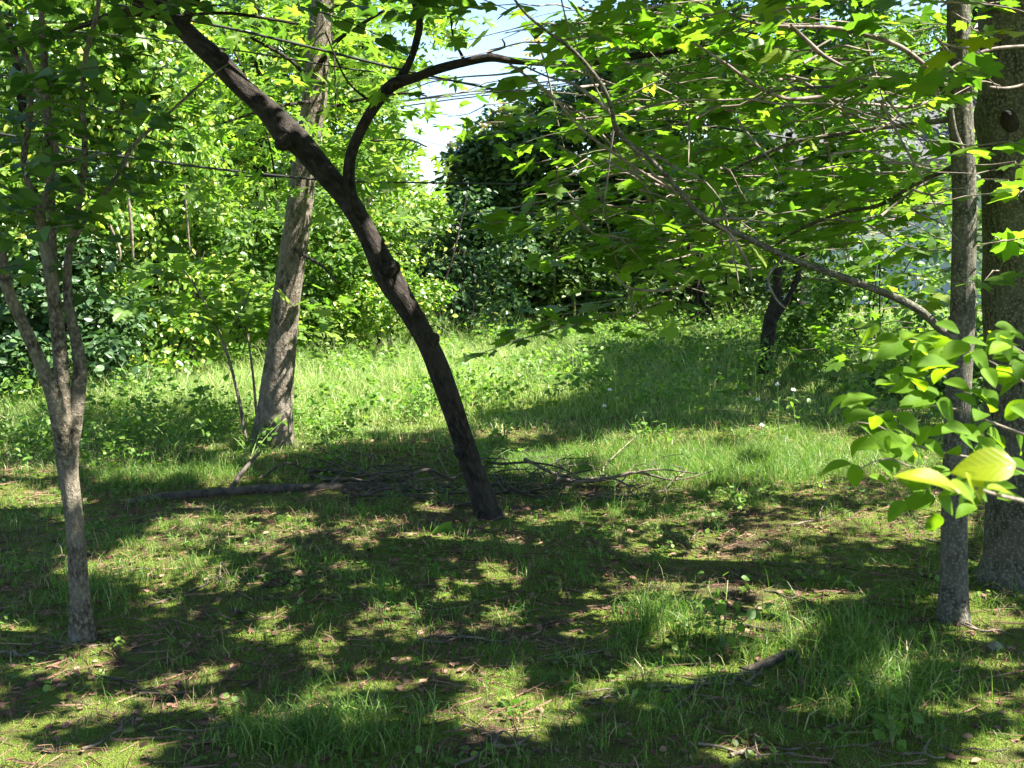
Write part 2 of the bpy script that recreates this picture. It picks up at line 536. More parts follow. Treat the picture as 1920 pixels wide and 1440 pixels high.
def bark_mat(name, dark, mid, light, stretch=(30, 7), bump=.6, spots=None, spot_amt=.6, moss=None):
    m, t, b, o = nodes_of(name)
    uv = t.nodes.new("ShaderNodeUVMap"); tc = t.nodes.new("ShaderNodeTexCoord")
    v = mapping(t, uv.outputs[0], (stretch[0], stretch[1], 1))
    n1 = noise(t, v, 1.0, 6, .65)
    n2 = noise(t, tc.outputs["Object"], 7.0, 4)
    n3 = noise(t, mapping(t, uv.outputs[0], (stretch[0] * 3, stretch[1] * 3, 1)), 1.0, 3)
    c = ramp(t, n1, [(.38, dark), (.5, mid), (.63, light)])
    c = mixc(t, ramp(t, n2, [(.40, (0, 0, 0)), (.62, (1, 1, 1))]), c, mixc(t, .55, c, light))
    if spots:
        vo = t.nodes.new("ShaderNodeTexVoronoi"); vo.inputs["Scale"].default_value = 70
        t.links.new(tc.outputs["Object"], vo.inputs["Vector"])
        k = t.nodes.new("ShaderNodeMath"); k.operation = 'MULTIPLY_ADD'; k.inputs[1].default_value = -.55
        t.links.new(noise(t, tc.outputs["Object"], 9.0, 5), k.inputs[0]); t.links.new(vo.outputs["Distance"], k.inputs[2])
        f = ramp(t, k.outputs[0], [(.02, (spot_amt,) * 3), (.14, (0, 0, 0))])
        c = mixc(t, f, c, spots)
    if moss:
        sz = t.nodes.new("ShaderNodeSeparateXYZ"); t.links.new(tc.outputs["Object"], sz.inputs[0])
        h = t.nodes.new("ShaderNodeMath"); h.operation = 'MULTIPLY_ADD'; h.inputs[1].default_value = 1.6
        t.links.new(sz.outputs[2], h.inputs[0]); t.links.new(n2, h.inputs[2])
        c = mixc(t, ramp(t, h.outputs[0], [(.55, (.8,) * 3), (.85, (0, 0, 0))]), c, moss)
    t.links.new(c, b.inputs["Base Color"])
    b.inputs["Roughness"].default_value = .9
    b.inputs["Specular IOR Level"].default_value = .2
    s = t.nodes.new("ShaderNodeMath"); s.operation = 'MULTIPLY_ADD'; s.inputs[1].default_value = .4
    t.links.new(n3, s.inputs[0]); t.links.new(n1, s.inputs[2])
    bp = t.nodes.new("ShaderNodeBump"); bp.inputs["Strength"].default_value = bump; bp.inputs["Distance"].default_value = .02
    t.links.new(s.outputs[0], bp.inputs["Height"]); t.links.new(bp.outputs[0], b.inputs["Normal"])
    return m


def plain_mat(name, c1, c2, scale=20, rough=.8, bump=.2, metal=0.0):
    m, t, b, o = nodes_of(name)
    tc = t.nodes.new("ShaderNodeTexCoord")
    n = noise(t, tc.outputs["Object"], scale, 4)
    t.links.new(ramp(t, n, [(.35, c1), (.65, c2)]), b.inputs["Base Color"])
    b.inputs["Roughness"].default_value = rough; b.inputs["Metallic"].default_value = metal
    bp = t.nodes.new("ShaderNodeBump"); bp.inputs["Strength"].default_value = bump; bp.inputs["Distance"].default_value = .01
    t.links.new(n, bp.inputs["Height"]); t.links.new(bp.outputs[0], b.inputs["Normal"])
    return m


def ground_mat():
    m, t, b, o = nodes_of("mossy_soil")
    tc = t.nodes.new("ShaderNodeTexCoord"); v = tc.outputs["Object"]
    big = noise(t, v, 1.3, 5, .6); mid = noise(t, v, 5.5, 5, .6); fine = noise(t, v, 60, 4, .7); grit = noise(t, v, 190, 2, .6)
    soil = ramp(t, fine, [(.3, (.035, .024, .016)), (.5, (.10, .068, .043)), (.66, (.21, .145, .095)), (.8, (.34, .26, .18))])
    moss = ramp(t, grit, [(.3, (.045, .075, .012)), (.52, (.15, .21, .026)), (.72, (.30, .36, .06))])
    k = t.nodes.new("ShaderNodeMath"); k.operation = 'MULTIPLY_ADD'; k.inputs[1].default_value = .8
    t.links.new(mid, k.inputs[0]); t.links.new(big, k.inputs[2])
    f = ramp(t, k.outputs[0], [(.70, (0, 0, 0)), (.90, (1, 1, 1))])
    t.links.new(mixc(t, f, soil, moss), b.inputs["Base Color"])
    b.inputs["Roughness"].default_value = .95; b.inputs["Specular IOR Level"].default_value = .15
    s = t.nodes.new("ShaderNodeMath"); s.operation = 'ADD'
    t.links.new(fine, s.inputs[0]); t.links.new(grit, s.inputs[1])
    bp = t.nodes.new("ShaderNodeBump"); bp.inputs["Strength"].default_value = 1.0; bp.inputs["Distance"].default_value = .04
    t.links.new(s.outputs[0], bp.inputs["Height"]); t.links.new(bp.outputs[0], b.inputs["Normal"])
    return m


M = {}
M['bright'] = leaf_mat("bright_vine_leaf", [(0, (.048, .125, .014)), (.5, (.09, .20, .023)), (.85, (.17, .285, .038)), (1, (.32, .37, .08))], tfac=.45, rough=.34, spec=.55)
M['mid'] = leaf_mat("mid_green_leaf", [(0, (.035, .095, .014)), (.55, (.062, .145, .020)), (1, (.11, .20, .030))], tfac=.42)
M['dark'] = leaf_mat("dark_ivy_shade_leaf", [(0, (.030, .072, .014)), (.6, (.056, .118, .020)), (1, (.10, .175, .028))], tfac=.25, rough=.4)  # ivy green; on the other trees the dark tone stands in for shade
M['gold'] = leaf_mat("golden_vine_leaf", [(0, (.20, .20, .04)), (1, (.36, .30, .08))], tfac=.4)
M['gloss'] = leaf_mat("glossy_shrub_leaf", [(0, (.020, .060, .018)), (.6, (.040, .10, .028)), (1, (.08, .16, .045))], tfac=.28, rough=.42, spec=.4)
M['maple'] = leaf_mat("maple_leaf", [(0, (.045, .115, .014)), (.55, (.075, .165, .018)), (.95, (.12, .22, .026)), (1, (.15, .23, .030))], tfac=.54, trans=(2.1, 2.4, .8))
M['star'] = leaf_mat("star_leaf", [(0, (.055, .135, .016)), (.55, (.092, .19, .022)), (1, (.16, .26, .035))], tfac=.48)
M['heart'] = leaf_mat("heart_leaf", [(0, (.030, .085, .014)), (.6, (.055, .13, .020)), (1, (.095, .19, .026))], tfac=.48, trans=(2.0, 2.2, .9))
M['near'] = leaf_mat("sapling_leaf", [(0, (.065, .16, .012)), (.6, (.095, .215, .015)), (1, (.15, .29, .02))], tfac=.52, trans=(2.5, 2.3, .6), rough=.6, spec=.12, veins=True)
M['yellow'] = leaf_mat("young_leaf", [(0, (.14, .25, .008)), (1, (.23, .32, .010))], tfac=.55, trans=(2.2, 2.0, .7), rough=.4, veins=True)
M['weed'] = leaf_mat("weed_leaf", [(0, (.050, .13, .016)), (.6, (.085, .19, .025)), (1, (.14, .25, .04))], tfac=.42)
M['grass'] = leaf_mat("lawn_blade", [(0, (.042, .12, .016)), (.55, (.088, .205, .028)), (.88, (.15, .275, .05)), (1, (.36, .35, .17))], tfac=.4, trans=(1.6, 1.7, .9))
M['meadow'] = leaf_mat("meadow_blade", [(0, (.085, .19, .026)), (.5, (.165, .31, .068)), (.8, (.28, .40, .14)), (1, (.48, .50, .28))], tfac=.42, trans=(1.5, 1.6, .9))
M['litter'] = leaf_mat("dead_leaf", [(0, (.04, .025, .015)), (.4, (.12, .075, .045)), (.8, (.19, .13, .08)), (1, (.25, .19, .11))], tfac=.15, trans=(1.2, 1, .8), rough=.8, spec=.15)
M['bark_dark'] = bark_mat("dark_ridged_bark", (.007, .0058, .005), (.017, .0135, .011), (.048, .039, .032), (48, 17), 1.0)
M['bark_grey'] = bark_mat("smooth_grey_bark", (.024, .018, .013), (.078, .062, .046), (.18, .15, .115), (34, 15), 1.0, spots=(.26, .25, .21), spot_amt=.35, moss=(.05, .07, .012))
M['bark_tan'] = bark_mat("mottled_tan_bark", (.032, .027, .018), (.092, .076, .052), (.24, .21, .155), (75, 42), .9)
M['bark_lichen'] = bark_mat("lichen_spotted_bark", (.026, .023, .017), (.060, .055, .040), (.125, .115, .088), (60, 16), .8, spots=(.22, .225, .165), spot_amt=.5)
M['twig'] = plain_mat("grey_twig", (.07, .052, .04), (.22, .175, .14), 30)
M['deadwood'] = plain_mat("weathered_deadwood", (.016, .012, .009), (.075, .055, .04), 22, bump=.5)
M['palewood'] = plain_mat("pale_deadwood", (.05, .037, .026), (.20, .155, .11), 22, bump=.5)
M['cable'] = plain_mat("black_cable", (.012, .012, .012), (.02, .02, .02), 40, .6)
M['stem'] = plain_mat("green_stem", (.10, .16, .04), (.17, .22, .07), 30)
M['straw'] = plain_mat("straw_seed_head", (.40, .36, .20), (.55, .50, .32), 60)
M['petal'] = plain_mat("white_petal", (.68, .66, .68), (.80, .78, .80), 60)
M['stone'] = plain_mat("pale_stone", (.12, .10, .075), (.26, .225, .17), 25, bump=.6)
M['siding'] = plain_mat("pale_blue_siding", (.30, .36, .46), (.36, .42, .52), 3, .6, .05)
M['roofing'] = plain_mat("grey_shingle", (.03, .03, .034), (.055, .055, .06), 15)
M['trim'] = plain_mat("white_trim", (.72, .72, .72), (.8, .8, .8), 8, .5, .05)
M['windowglass'] = plain_mat("dark_window_glass", (.02, .03, .04), (.03, .04, .05), 2, .08, 0)

# ------------------------------------------------------------------ ground
def axis_pts(lo, hi, fine_lo, fine_hi, step):
    a = np.arange(fine_lo, fine_hi + 1e-6, step)
    l = fine_lo - np.geomspace(.3, fine_lo - lo, 22)[::-1]
    h = fine_hi + np.geomspace(.3, hi - fine_hi, 22)
    return np.concatenate([l, a, h])


gx = axis_pts(-260, 260, -9, 9, .14); gy = axis_pts(-80, 420, .5, 18, .14)
X, Yg = np.meshgrid(gx, gy)
V = np.stack([X, Yg, gh(X, Yg)], -1).reshape(-1, 3)
i = (np.arange(len(gy) - 1)[:, None] * len(gx) + np.arange(len(gx) - 1)[None]).ravel()
me = mesh_from("ground", V, [np.stack([i, i + 1, i + len(gx) + 1, i + len(gx)], 1)], True)
me.materials.append(ground_mat())
tag(link("ground", me), "mossy woodland ground with bare soil, dead leaves and short grass", "ground", kind="structure")


# ------------------------------------------------------------------ grass and litter
def blades(rng, x, y, h, w, lean, curl=1.0, seg=3):
    n = len(x)
    z = gh(x, y) - .004
    a = rng.uniform(0, 2 * PI, n); d = np.stack([np.cos(a), np.sin(a), 0 * a], 1)
    s = rng.uniform(0, 2 * PI, n); sd = np.stack([np.cos(s), np.sin(s), 0 * s], 1)
    ts = np.linspace(0, 1, seg + 1)
    Vs = []
    for t in ts:
        ph = np.minimum(lean * (t ** (1 + .4 * curl)), 1.9)
        c = np.stack([x, y, z], 1) + d * (h * t * np.sin(ph * .8))[:, None] + np.array([0, 0, 1]) * (h * t * np.cos(ph * .85))[:, None]
        wd = w * (1 - t ** 1.7)
        if t == 1: Vs.append(c[:, None])
        else: Vs.append(np.stack([c - sd * wd[:, None] / 2, c + sd * wd[:, None] / 2], 1))
    V = np.concatenate(Vs, 1); k = V.shape[1]
    F = []
    for q in range(seg - 1):
        F += [(2 * q, 2 * q + 1, 2 * q + 3), (2 * q, 2 * q + 3, 2 * q + 2)]
    F.append((2 * seg - 2, 2 * seg - 1, 2 * seg))
    F = np.array(F)
    return V.reshape(-1, 3), (np.arange(n)[:, None, None] * k + F[None]).reshape(-1, 3)


def view_points(rng, n, y0, y1, margin=.8):
    """points spread evenly over the ground in view between two distances"""
    u = rng.random(n); y = np.sqrt(y0 ** 2 + u * (y1 ** 2 - y0 ** 2))
    x = (rng.random(n) * 2 - 1) * (y * 960 / FPX + margin)
    return x, y


rng = np.random.default_rng(11)
lawn = MB()
x, y = view_points(rng, 4700, 2.7, 9.2)
dens = wob(x * 1.1, y * 1.1) + .5 * wob(x * 3 + 4, y * 3)
k = dens > -.9 + .7 * rng.random(len(x))
x, y, dens = x[k], y[k], dens[k]
per = rng.integers(5, 20, len(x))
tx = np.repeat(x, per) + rng.normal(0, .028, per.sum()); ty = np.repeat(y, per) + rng.normal(0, .028, per.sum())
th = np.repeat(np.clip(rng.normal(.068, .03, len(x)) + .02 * dens, .03, .2), per) * rng.uniform(.5, 1.3, per.sum())
lawn.add(*blades(rng, tx, ty, th, rng.uniform(.0025, .0048, len(tx)), rng.uniform(.3, 2.2, len(tx))))
x, y = view_points(rng, 95000, 2.7, 9.0)                         # fine short blades between the tufts
k = wob(x * 1.6 + 2, y * 1.6) > -.7 + .9 * rng.random(len(x)); x, y = x[k], y[k]
lawn.add(*blades(rng, x, y, rng.uniform(.015, .05, len(x)), rng.uniform(.002, .0035, len(x)), rng.uniform(.3, 1.8, len(x)), seg=2))
for cx, cy, rx, ry, n, hh in ((1640, 1290, 170, 90, 1300, .15), (1560, 1190, 150, 60, 600, .15), (1240, 1160, 90, 50, 700, .15), (560, 1400, 160, 40, 900, .12),
                              (640, 1380, 120, 60, 900, .11), (190, 1110, 90, 40, 400, .14), (1380, 870, 330, 45, 12000, .15), (1000, 870, 150, 25, 3500, .14), (330, 900, 220, 20, 2500, .13)):
    qx = cx + rng.normal(0, .5, n) * rx; qy = cy + rng.normal(0, .5, n) * ry
    g = gnd(qx, np.maximum(qy, 700))
    lawn.add(*blades(rng, g[:, 0], g[:, 1], hh * rng.uniform(.4, 1.35, n), rng.uniform(.0028, .005, n), rng.uniform(.3, 2.2, n)))
tag(lawn.build("grass", M['grass']), "short tufts of green grass among moss and litter", "grass", kind="stuff")

rng = np.random.default_rng(12)
mead = MB()
x, y = view_points(rng, 215000, 7.3, 19.5)
px, py = proj(np.stack([x, y, 0 * x], 1))
edge = 8.6 + .5 * wob(x * .8, 0 * x) - .9 * np.clip((x + 1) / -3, 0, 1) + .6 * np.clip(x - .5, 0, 2)
pr = np.clip((y - edge + 1.2) / 1.8, 0, 1)
k = rng.random(len(x)) < pr
x, y = x[k], y[k]
g = np.clip((y - edge[k]) / 2.5, .25, 1)
h = (.24 + .27 * rng.random(len(x)) + .06 * wob(x * 1.5, y * 1.5)) * g
h = h * (.55 + .6 * np.clip(.5 + .4 * wob(x * 2.3 + 3, y * 2.3), 0, 1.3))
h = np.where((np.abs(x - 2.77) < .7) & (y > 10.5) & (y < 12.2), h * .33, h)
mead.add(*blades(rng, x, y, np.clip(h, .07, .62), rng.uniform(.004, .008, len(x)), rng.uniform(.3, 1.9, len(x)), seg=3))
x, y = view_points(rng, 2600, 9.5, 18)                           # thin taller culms
k = wob(x * 1.2 + 5, y * 1.2) + 1.2 * (y > 14.5) > .1; x, y = x[k], y[k]
mead.add(*blades(rng, x, y, rng.uniform(.42, .82, len(x)), rng.uniform(.004, .007, len(x)), rng.uniform(.1, .9, len(x)), seg=3))
tag(mead.build("meadow_grass", M['meadow']), "long pale green meadow grass, bent over, between lawn and shrubs", "meadow grass", kind="stuff")

rng = np.random.default_rng(13)
lit = MB()
x, y = view_points(rng, 15000, 2.7, 9.2)
k = wob(x * 1.6 + 2, y * 1.6) < .5 + .9 * rng.normal(0, 1, len(x)); x, y = x[k], y[k]
p = np.stack([x, y, gh(x, y) + rng.uniform(.002, .015, len(x))], 1)
ax = rng.normal(0, 1, (len(x), 3)) * [1, 1, .15]; no = np.array([0, 0, 1]) + rng.normal(0, .3, (len(x), 3))
lit.add(*put(OVATE, (p, ax, no, rng.uniform(.010, .042, len(x)))))
x, y = view_points(rng, 42000, 2.7, 9.6)                         # dead grass lying flat
k = wob(x * 1.9 + 7, y * 1.9) > -.3 + .6 * rng.normal(0, 1, len(x)); x, y = x[k], y[k]
lit.add(*blades(rng, x, y, rng.uniform(.04, .13, len(x)), rng.uniform(.0015, .0035, len(x)), rng.uniform(1.75, 2.4, len(x)), seg=3))
n = 9000                                                            # broken twig bits
x, y = view_points(rng, n, 2.7, 9.0); a = rng.uniform(0, PI, n); l = rng.uniform(.02, .11, n); w = rng.uniform(.0008, .0022, n)
c = np.stack([x, y, gh(x, y) + .006], 1); d = np.stack([np.cos(a), np.sin(a), rng.normal(0, .08, n)], 1); s = np.stack([-np.sin(a), np.cos(a), 0 * a], 1)
up = np.array([0, 0, 1.0])
V = np.stack([c - d * l[:, None] - s * w[:, None], c - d * l[:, None] + s * w[:, None], c - d * l[:, None] + up * w[:, None] * 2,
              c + d * l[:, None] - s * w[:, None], c + d * l[:, None] + s * w[:, None], c + d * l[:, None] + up * w[:, None] * 2], 1)
F = np.array([(0, 2, 5, 3), (1, 4, 5, 2), (0, 3, 4, 1)])
lit.add(V.reshape(-1, 3), (np.arange(n)[:, None, None] * 6 + F[None]).reshape(-1, 4))
tag(lit.build("leaf_litter", M['litter']), "brown dead leaves and broken twig bits lying on the soil", "leaf litter", kind="stuff")

rng = np.random.default_rng(14)
gc = MB()
x, y = view_points(rng, 2600, 2.7, 9); k = wob(x * 2 + 9, y * 2) > .25; x, y = x[k], y[k]      # small clover-like plants
cen = np.stack([x, y, gh(x, y) + .02], 1)
gc.add(*put(ROUND, clumps(rng, cen, 5, .022, .024, up=1, rand=.3, droop=0, flat=.3)))
x, y = view_points(rng, 5200, 9.0, 17.5)                            # broad leaves standing in the meadow
k = (wob(x * .9 + 3, y * .9) > .1) | ((x > 1.0) & (y > 11.5)); x, y = x[k], y[k]
cen = np.stack([x, y, gh(x, y) + rng.uniform(.12, .36, len(x))], 1)
gc.add(*put(OVATE, clumps(rng, cen, 10, .07, .055, up=.8, rand=.4, droop=0, flat=.7)))
x, y = view_points(rng, 900, 7.2, 9.5); k = x < -1.2; x, y = x[k], y[k]
cen = np.stack([x, y, gh(x, y) + rng.uniform(.05, .22, len(x))], 1)
cen = cen[(np.abs(cen[:, 0] + 1.75) > .42) | (cen[:, 1] > 8.2)]
gc.add(*put(OVATE, clumps(rng, cen, 14, .06, .036, up=.8, rand=.4, droop=0, flat=.7)))
tag(gc.build("ground_cover", M['weed']), "low broad leaved ground cover among the grass", "ground cover", kind="stuff")


# ------------------------------------------------------------------ foliage bookkeeping
def foliage(parent, name, tm, L, mat, rng=None, sunny=0.0, sky=True, smooth=False):
    L = tuple(np.asarray(a, float) for a in L)
    if rng is not None:
        if sky: L = pick(L, sky_keep(rng, L[0]))
        if sunny: L = pick(L, sun_keep(rng, L[0], sunny, name == 'shade_canopy'))
    L = pick(L, L[0][:, 2] > .02)
    return MB().add(*put(tm, L)).build(name, mat, parent, smooth)


def shade_canopy_points(rng, n, x0, x1, y0, y1, spread=1.5, dark=1.0):
    """clump places above the view whose shade falls outside the sunny patches"""
    x = rng.uniform(x0, x1, n); y = rng.uniform(y0, y1, n)
    L = litness(x, y, True)
    k = rng.random(n) > L * dark
    x, y = x[k], y[k]
    zmin = np.maximum(3.0, 1.75 + .232 * y) + .15
    z = zmin + spread * rng.random(len(x)) ** 1.3
    return np.stack([x, y, 0 * x], 1) + S * (z / S[2])[:, None]


def shade_over(rng, target, n, jit, z0, z1):
    """clump places high along the sun's path to given target points"""
    t = target[rng.integers(0, len(target), n)] + rng.normal(0, 1, (n, 3)) * jit
    z = rng.uniform(z0, z1, n)
    return t + S * ((z - t[:, 2]) / S[2])[:, None]


# ------------------------------------------------------------------ the leaning tree
rng = np.random.default_rng(21)
YB = 6.12
base = gnd(918, 985)
lean = thing("leaning_tree", base, "dark barked tree leaning left across the middle, forked above half height", "tree")
tk = tube(pxpath([(923, 1004, 128), (916, 974, 86), (906, 938, 64), (880, 860, 58), (850, 770, 60), (824, 695, 60), (795, 630, 57), (760, 570, 58), (728, 518, 66), (690, 440, 54), (652, 375, 58),
                  (610, 325, 62), (562, 268, 64), (540, 250, 72), (500, 205, 60), (450, 160, 54), (410, 115, 58), (370, 80, 52), (330, 40, 48), (290, 0, 46), (235, -70, 42), (160, -170, 36)], YB, 0, .71), 28, .022, .10, 3, flute=.35)
tkb = MB().add(*tk)
for q_, p_ in enumerate(([(548, 262, 40), (528, 268, 34), (518, 270, 22), (516, 270, 6)], [(722, 512, 40), (738, 502, 30), (747, 498, 18), (750, 497, 5)], [(806, 640, 34), (818, 632, 22), (823, 629, 6)],
                          [(868, 850, 30), (856, 846, 20), (850, 844, 5)])):
    tkb.add(*tube(pxpath(p_, YB - .04), 12, .012, .15, 90 + q_))
tkb.build("trunk", M['bark_dark'], lean, True)
limb = MB().add(*tube(pxpath([(660, 395, 44), (655, 355, 30), (656, 300, 24), (674, 250, 23), (702, 200, 24), (735, 160, 27), (780, 145, 20), (820, 130, 20), (870, 117, 19), (920, 108, 18), (960, 114, 15),
                              (1040, 119, 15), (1100, 120, 13), (1200, 104, 15), (1320, 84, 13), (1420, 60, 9)], YB - .02, -.3, .86), 14, .025, .08, 5))
limb.build("limb", M['bark_dark'], lean, True)
MB().add(*tube(pxpath([(748, 152, 20), (770, 112, 13), (782, 72, 13), (787, 40, 12), (775, 0, 10), (766, -50, 8), (740, -130, 5)], YB - .04), 10, .025, .1, 6)).build("limb", M['bark_dark'], lean, True)
MB().add(*tube(pxpath([(300, 26, 26), (270, 22, 20), (220, 26, 14), (165, 45, 11), (100, 62, 8), (30, 70, 5)], YB - .03, -.2), 10, .025, .1, 7)).add(
    *tube(pxpath([(285, 20, 22), (255, 6, 18), (240, -25, 14), (225, -80, 9)], YB, -.1), 10, .025, .1, 8)).add(
    *tube(pxpath([(345, 40, 20), (368, 2, 12), (385, -40, 9)], YB - .03, -.1), 10, .025, .1, 9)).build("limb", M['bark_dark'], lean, True)
tw = MB()
for q in ([(940, 110, 9), (915, 98, 7), (946, 88, 5), (942, 74, 3)], [(1295, 90, 9), (1330, 40, 6), (1340, -10, 4)], [(560, 45, 5), (430, 25, 6), (330, 30, 6)],
          [(870, 112, 7), (850, 70, 4), (845, 30, 3)], [(700, 195, 6), (650, 150, 4), (610, 60, 3)]):
    tw.add(*tube(pxpath(q, YB - .05, -.1), 6, .03))
Ls = []
for px, py, dx, ln in ((560, 10, .5, .5), (640, -20, .6, .6), (700, -30, .7, .6), (820, -10, -.6, .5), (800, 5, .7, .5), (850, -20, .8, .5), (880, -10, -.5, .4), (1060, 95, .3, .45), (960, 150, -.2, .3),
                       (1250, 60, .8, .5), (430, 10, -.6, .5), (380, -10, .6, .4), (1080, 200, -.9, .3), (330, 130, -.5, .25), (1180, 190, -.6, .3)):
    L_, pt = spray(rng, at(px, py, YB - rng.uniform(0, .7)), (dx, -.5 + rng.normal(0, .4), -.12), ln, .075, .10, tilt=.45)
    Ls.append(L_); tw.add(*tube(pt, 5, .05))
tw.build("twigs", M['bark_dark'], lean, True)
foliage(lean, "leaf_sprays", HEART, cat(*Ls), M['heart'], rng, .5, sky=False)
c1 = shade_canopy_points(rng, 4200, -4.6, .6, 2.2, 8.2)
foliage(lean, "shade_canopy", OVATE, clumps(rng, c1, 22, .075, .08, up=1, rand=.35, flat=.5), M['heart'], rng, .97)  # unseen leaf clumps, shaped to throw shade and dapples on the lawn

# ------------------------------------------------------------------ the sunlit tree behind it
rng = np.random.default_rng(22)
YC = 8.05
base = gnd(512, 845)
sunl = thing("sunlit_tree", base, "straight grey tree behind the leaning one, pale bark sunlit with leaf shadows", "tree")
tk = tube(pxpath([(508, 864, 140), (511, 835, 92), (514, 790, 76), (519, 730, 66), (524, 690, 62), (531, 620, 58), (540, 540, 55), (550, 470, 54), (560, 400, 52), (570, 320, 51), (580, 250, 49), (590, 180, 48),
                  (596, 100, 47), (603, 30, 46), (612, -60, 43), (620, -200, 38), (640, -420, 28)], YC, 0, .92), 28, .03, .05, 13, flute=.45)
MB().add(*tk).build("trunk", M['bark_grey'], sunl, True)
tw = MB()
for q in ([(548, 465, 8), (575, 482, 6), (605, 500, 5), (632, 530, 3)], [(598, 120, 10), (640, 70, 8), (720, 20, 6)], [(592, 160, 9), (540, 110, 7), (470, 70, 5)], [(585, 215, 8), (660, 190, 6), (760, 175, 4), (800, 180, 3)],
          [(575, 300, 7), (660, 270, 5), (760, 262, 4), (800, 275, 3)], [(590, 190, 7), (520, 200, 6), (420, 230, 4)], [(570, 330, 6), (500, 330, 5), (410, 330, 3)], [(602, 20, 9), (700, -10, 7), (850, 5, 5)],
          [(420, 60, 4), (455, 130, 4), (500, 250, 4), (520, 360, 3)], [(622, 60, 3), (628, 140, 3), (630, 230, 3)]):
    tw.add(*tube(pxpath(q, YC - .05, rng.normal(0, .4)), 6, .04))
tw.build("branches", M['bark_dark'], sunl, True)
Ls = []
for n_, px0, px1, py0, py1 in ((46, 640, 800, -10, 200), (34, 640, 770, 180, 340), (40, 380, 560, 0, 260), (30, 330, 540, 200, 420), (12, 560, 660, -20, 60), (14, 620, 740, 320, 420)):
    for q in range(n_):
        px, py = rng.uniform(px0, px1), rng.uniform(py0, py1)
        L_, pt = spray(rng, at(px, py, YC + rng.uniform(-.9, 1.3)), (rng.choice([-1, 1]) * rng.uniform(.3, 1), rng.normal(0, .6), -.15), rng.uniform(.3, .6), .07, .11, rise=.05, tilt=.55)
        Ls.append(L_); tw = None
for px, py in ((765, 165), (790, 215), (810, 125), (830, 100), (780, 240), (770, 262), (800, 285), (806, 300), (840, 150), (775, 140), (850, 70), (905, 165), (930, 180), (870, 50), (815, 170)):
    L_, pt = spray(rng, at(px - 14, py, YC + rng.uniform(-.3, .3)), (1, rng.normal(0, .3), -.25), .13, .07, .085, tilt=.6)
    Ls.append(pick(L_, np.arange(len(L_[0])) < 5))
keepsky = cat(*Ls)
foliage(sunl, "crown", STAR, keepsky, M['star'], rng, .6, sky=False)
c1 = shade_canopy_points(rng, 1500, -5.5, 1.6, 8.2, 13.0, 2.0)
foliage(sunl, "shade_canopy", OVATE, clumps(rng, c1, 10, .16, .14, up=1, rand=.35, flat=.5), M['star'], rng, .97)  # added above the view to shade the meadow outside its sunny patches

# ------------------------------------------------------------------ the many stemmed tree on the left
rng = np.random.default_rng(23)
YA = 4.25
base = gnd(155, 1208)
multi = thing("multi_stemmed_tree", base, "tan barked tree with one short trunk splitting into several upright stems", "tree")
TRK = [(157, 1226, 98), (155, 1196, 62), (152, 1130, 48), (147, 1080, 45), (141, 1000, 41), (134, 930, 42), (128, 880, 47), (125, 830, 54), (123, 790, 52), (121, 750, 34), (119, 715, 12)]
MB().add(*tube(pxpath(TRK, YA, 0, .82), 24, .02, .07, 23, flute=.25)).build("trunk", M["bark_tan"], multi, True)
STEMS = [[(122, 850, 30), (113, 800, 40), (100, 740, 38), (80, 690, 32), (58, 640, 30), (35, 590, 29), (16, 545, 28), (4, 490, 27), (-14, 420, 26), (-40, 330, 24), (-90, 180, 20)],
         [(126, 850, 34), (121, 790, 42), (117, 730, 38), (112, 660, 34), (104, 580, 32), (92, 500, 29), (82, 450, 27), (74, 405, 25), (55, 350, 17), (45, 300, 15), (52, 245, 14), (58, 190, 13), (50, 140, 11), (20, 90, 9), (-10, 40, 7)],
         [(74, 410, 20), (88, 360, 15), (100, 310, 15), (104, 280, 14), (90, 230, 14), (74, 180, 13), (58, 130, 12), (40, 90, 10), (8, 62, 8)],
         [(112, 640, 24), (104, 560, 24), (99, 480, 22), (96, 400, 20), (93, 320, 19), (90, 240, 18), (85, 150, 16), (80, 60, 14), (72, -40, 11), (60, -140, 8)],
         [(128, 860, 30), (138, 800, 40), (146, 740, 38), (150, 690, 32), (143, 640, 28), (132, 590, 25), (126, 530, 22), (130, 470, 17), (145, 400, 15), (156, 330, 14), (159, 270, 14), (155, 190, 13), (160, 110, 12), (178, 40, 11), (190, -30, 9), (205, -130, 6)],
         [(128, 475, 14), (150, 430, 11), (180, 385, 10), (220, 330, 9), (245, 280, 9), (290, 235, 8), (330, 200, 7), (385, 150, 5), (430, 118, 3)]]
for q, s_ in enumerate(STEMS):
    MB().add(*tube(pxpath(s_, YA + (-.02, 0, .02, .05, .0, .03)[q], (-.3, -.1, .1, .25, .1, .35)[q], .78), 16, .02, .07, 30 + q)).build("stem", M['bark_tan'], multi, True)
tw = MB(); Ls = []
for q in range(95):
    px, py = rng.uniform(-60, 240), rng.uniform(-60, 330) ** 1.0
    if rng.random() < .25: px, py = rng.uniform(-40, 190), rng.uniform(300, 560)
    L_, pt = spray(rng, at(px, py, YA + rng.uniform(-.5, .7)), (rng.choice([-1, 1]) * rng.uniform(.4, 1), rng.normal(0, .7), -.1), rng.uniform(.15, .38), .06, .066, tilt=.45)
    Ls.append(L_); tw.add(*tube(pt, 5, .05))
tw.build("twigs", M['bark_tan'], multi, True)
foliage(multi, "leaf_sprays", HEART, cat(*Ls), M['heart'], rng, .97)
c1 = shade_canopy_points(rng, 2000, -4.5, -.5, 1.6, 5.0)
foliage(multi, "shade_canopy", OVATE, clumps(rng, c1, 22, .075, .08, up=1, rand=.35, flat=.5), M['heart'], rng, .97)  # unseen clumps laid out from the ground shade they should cast

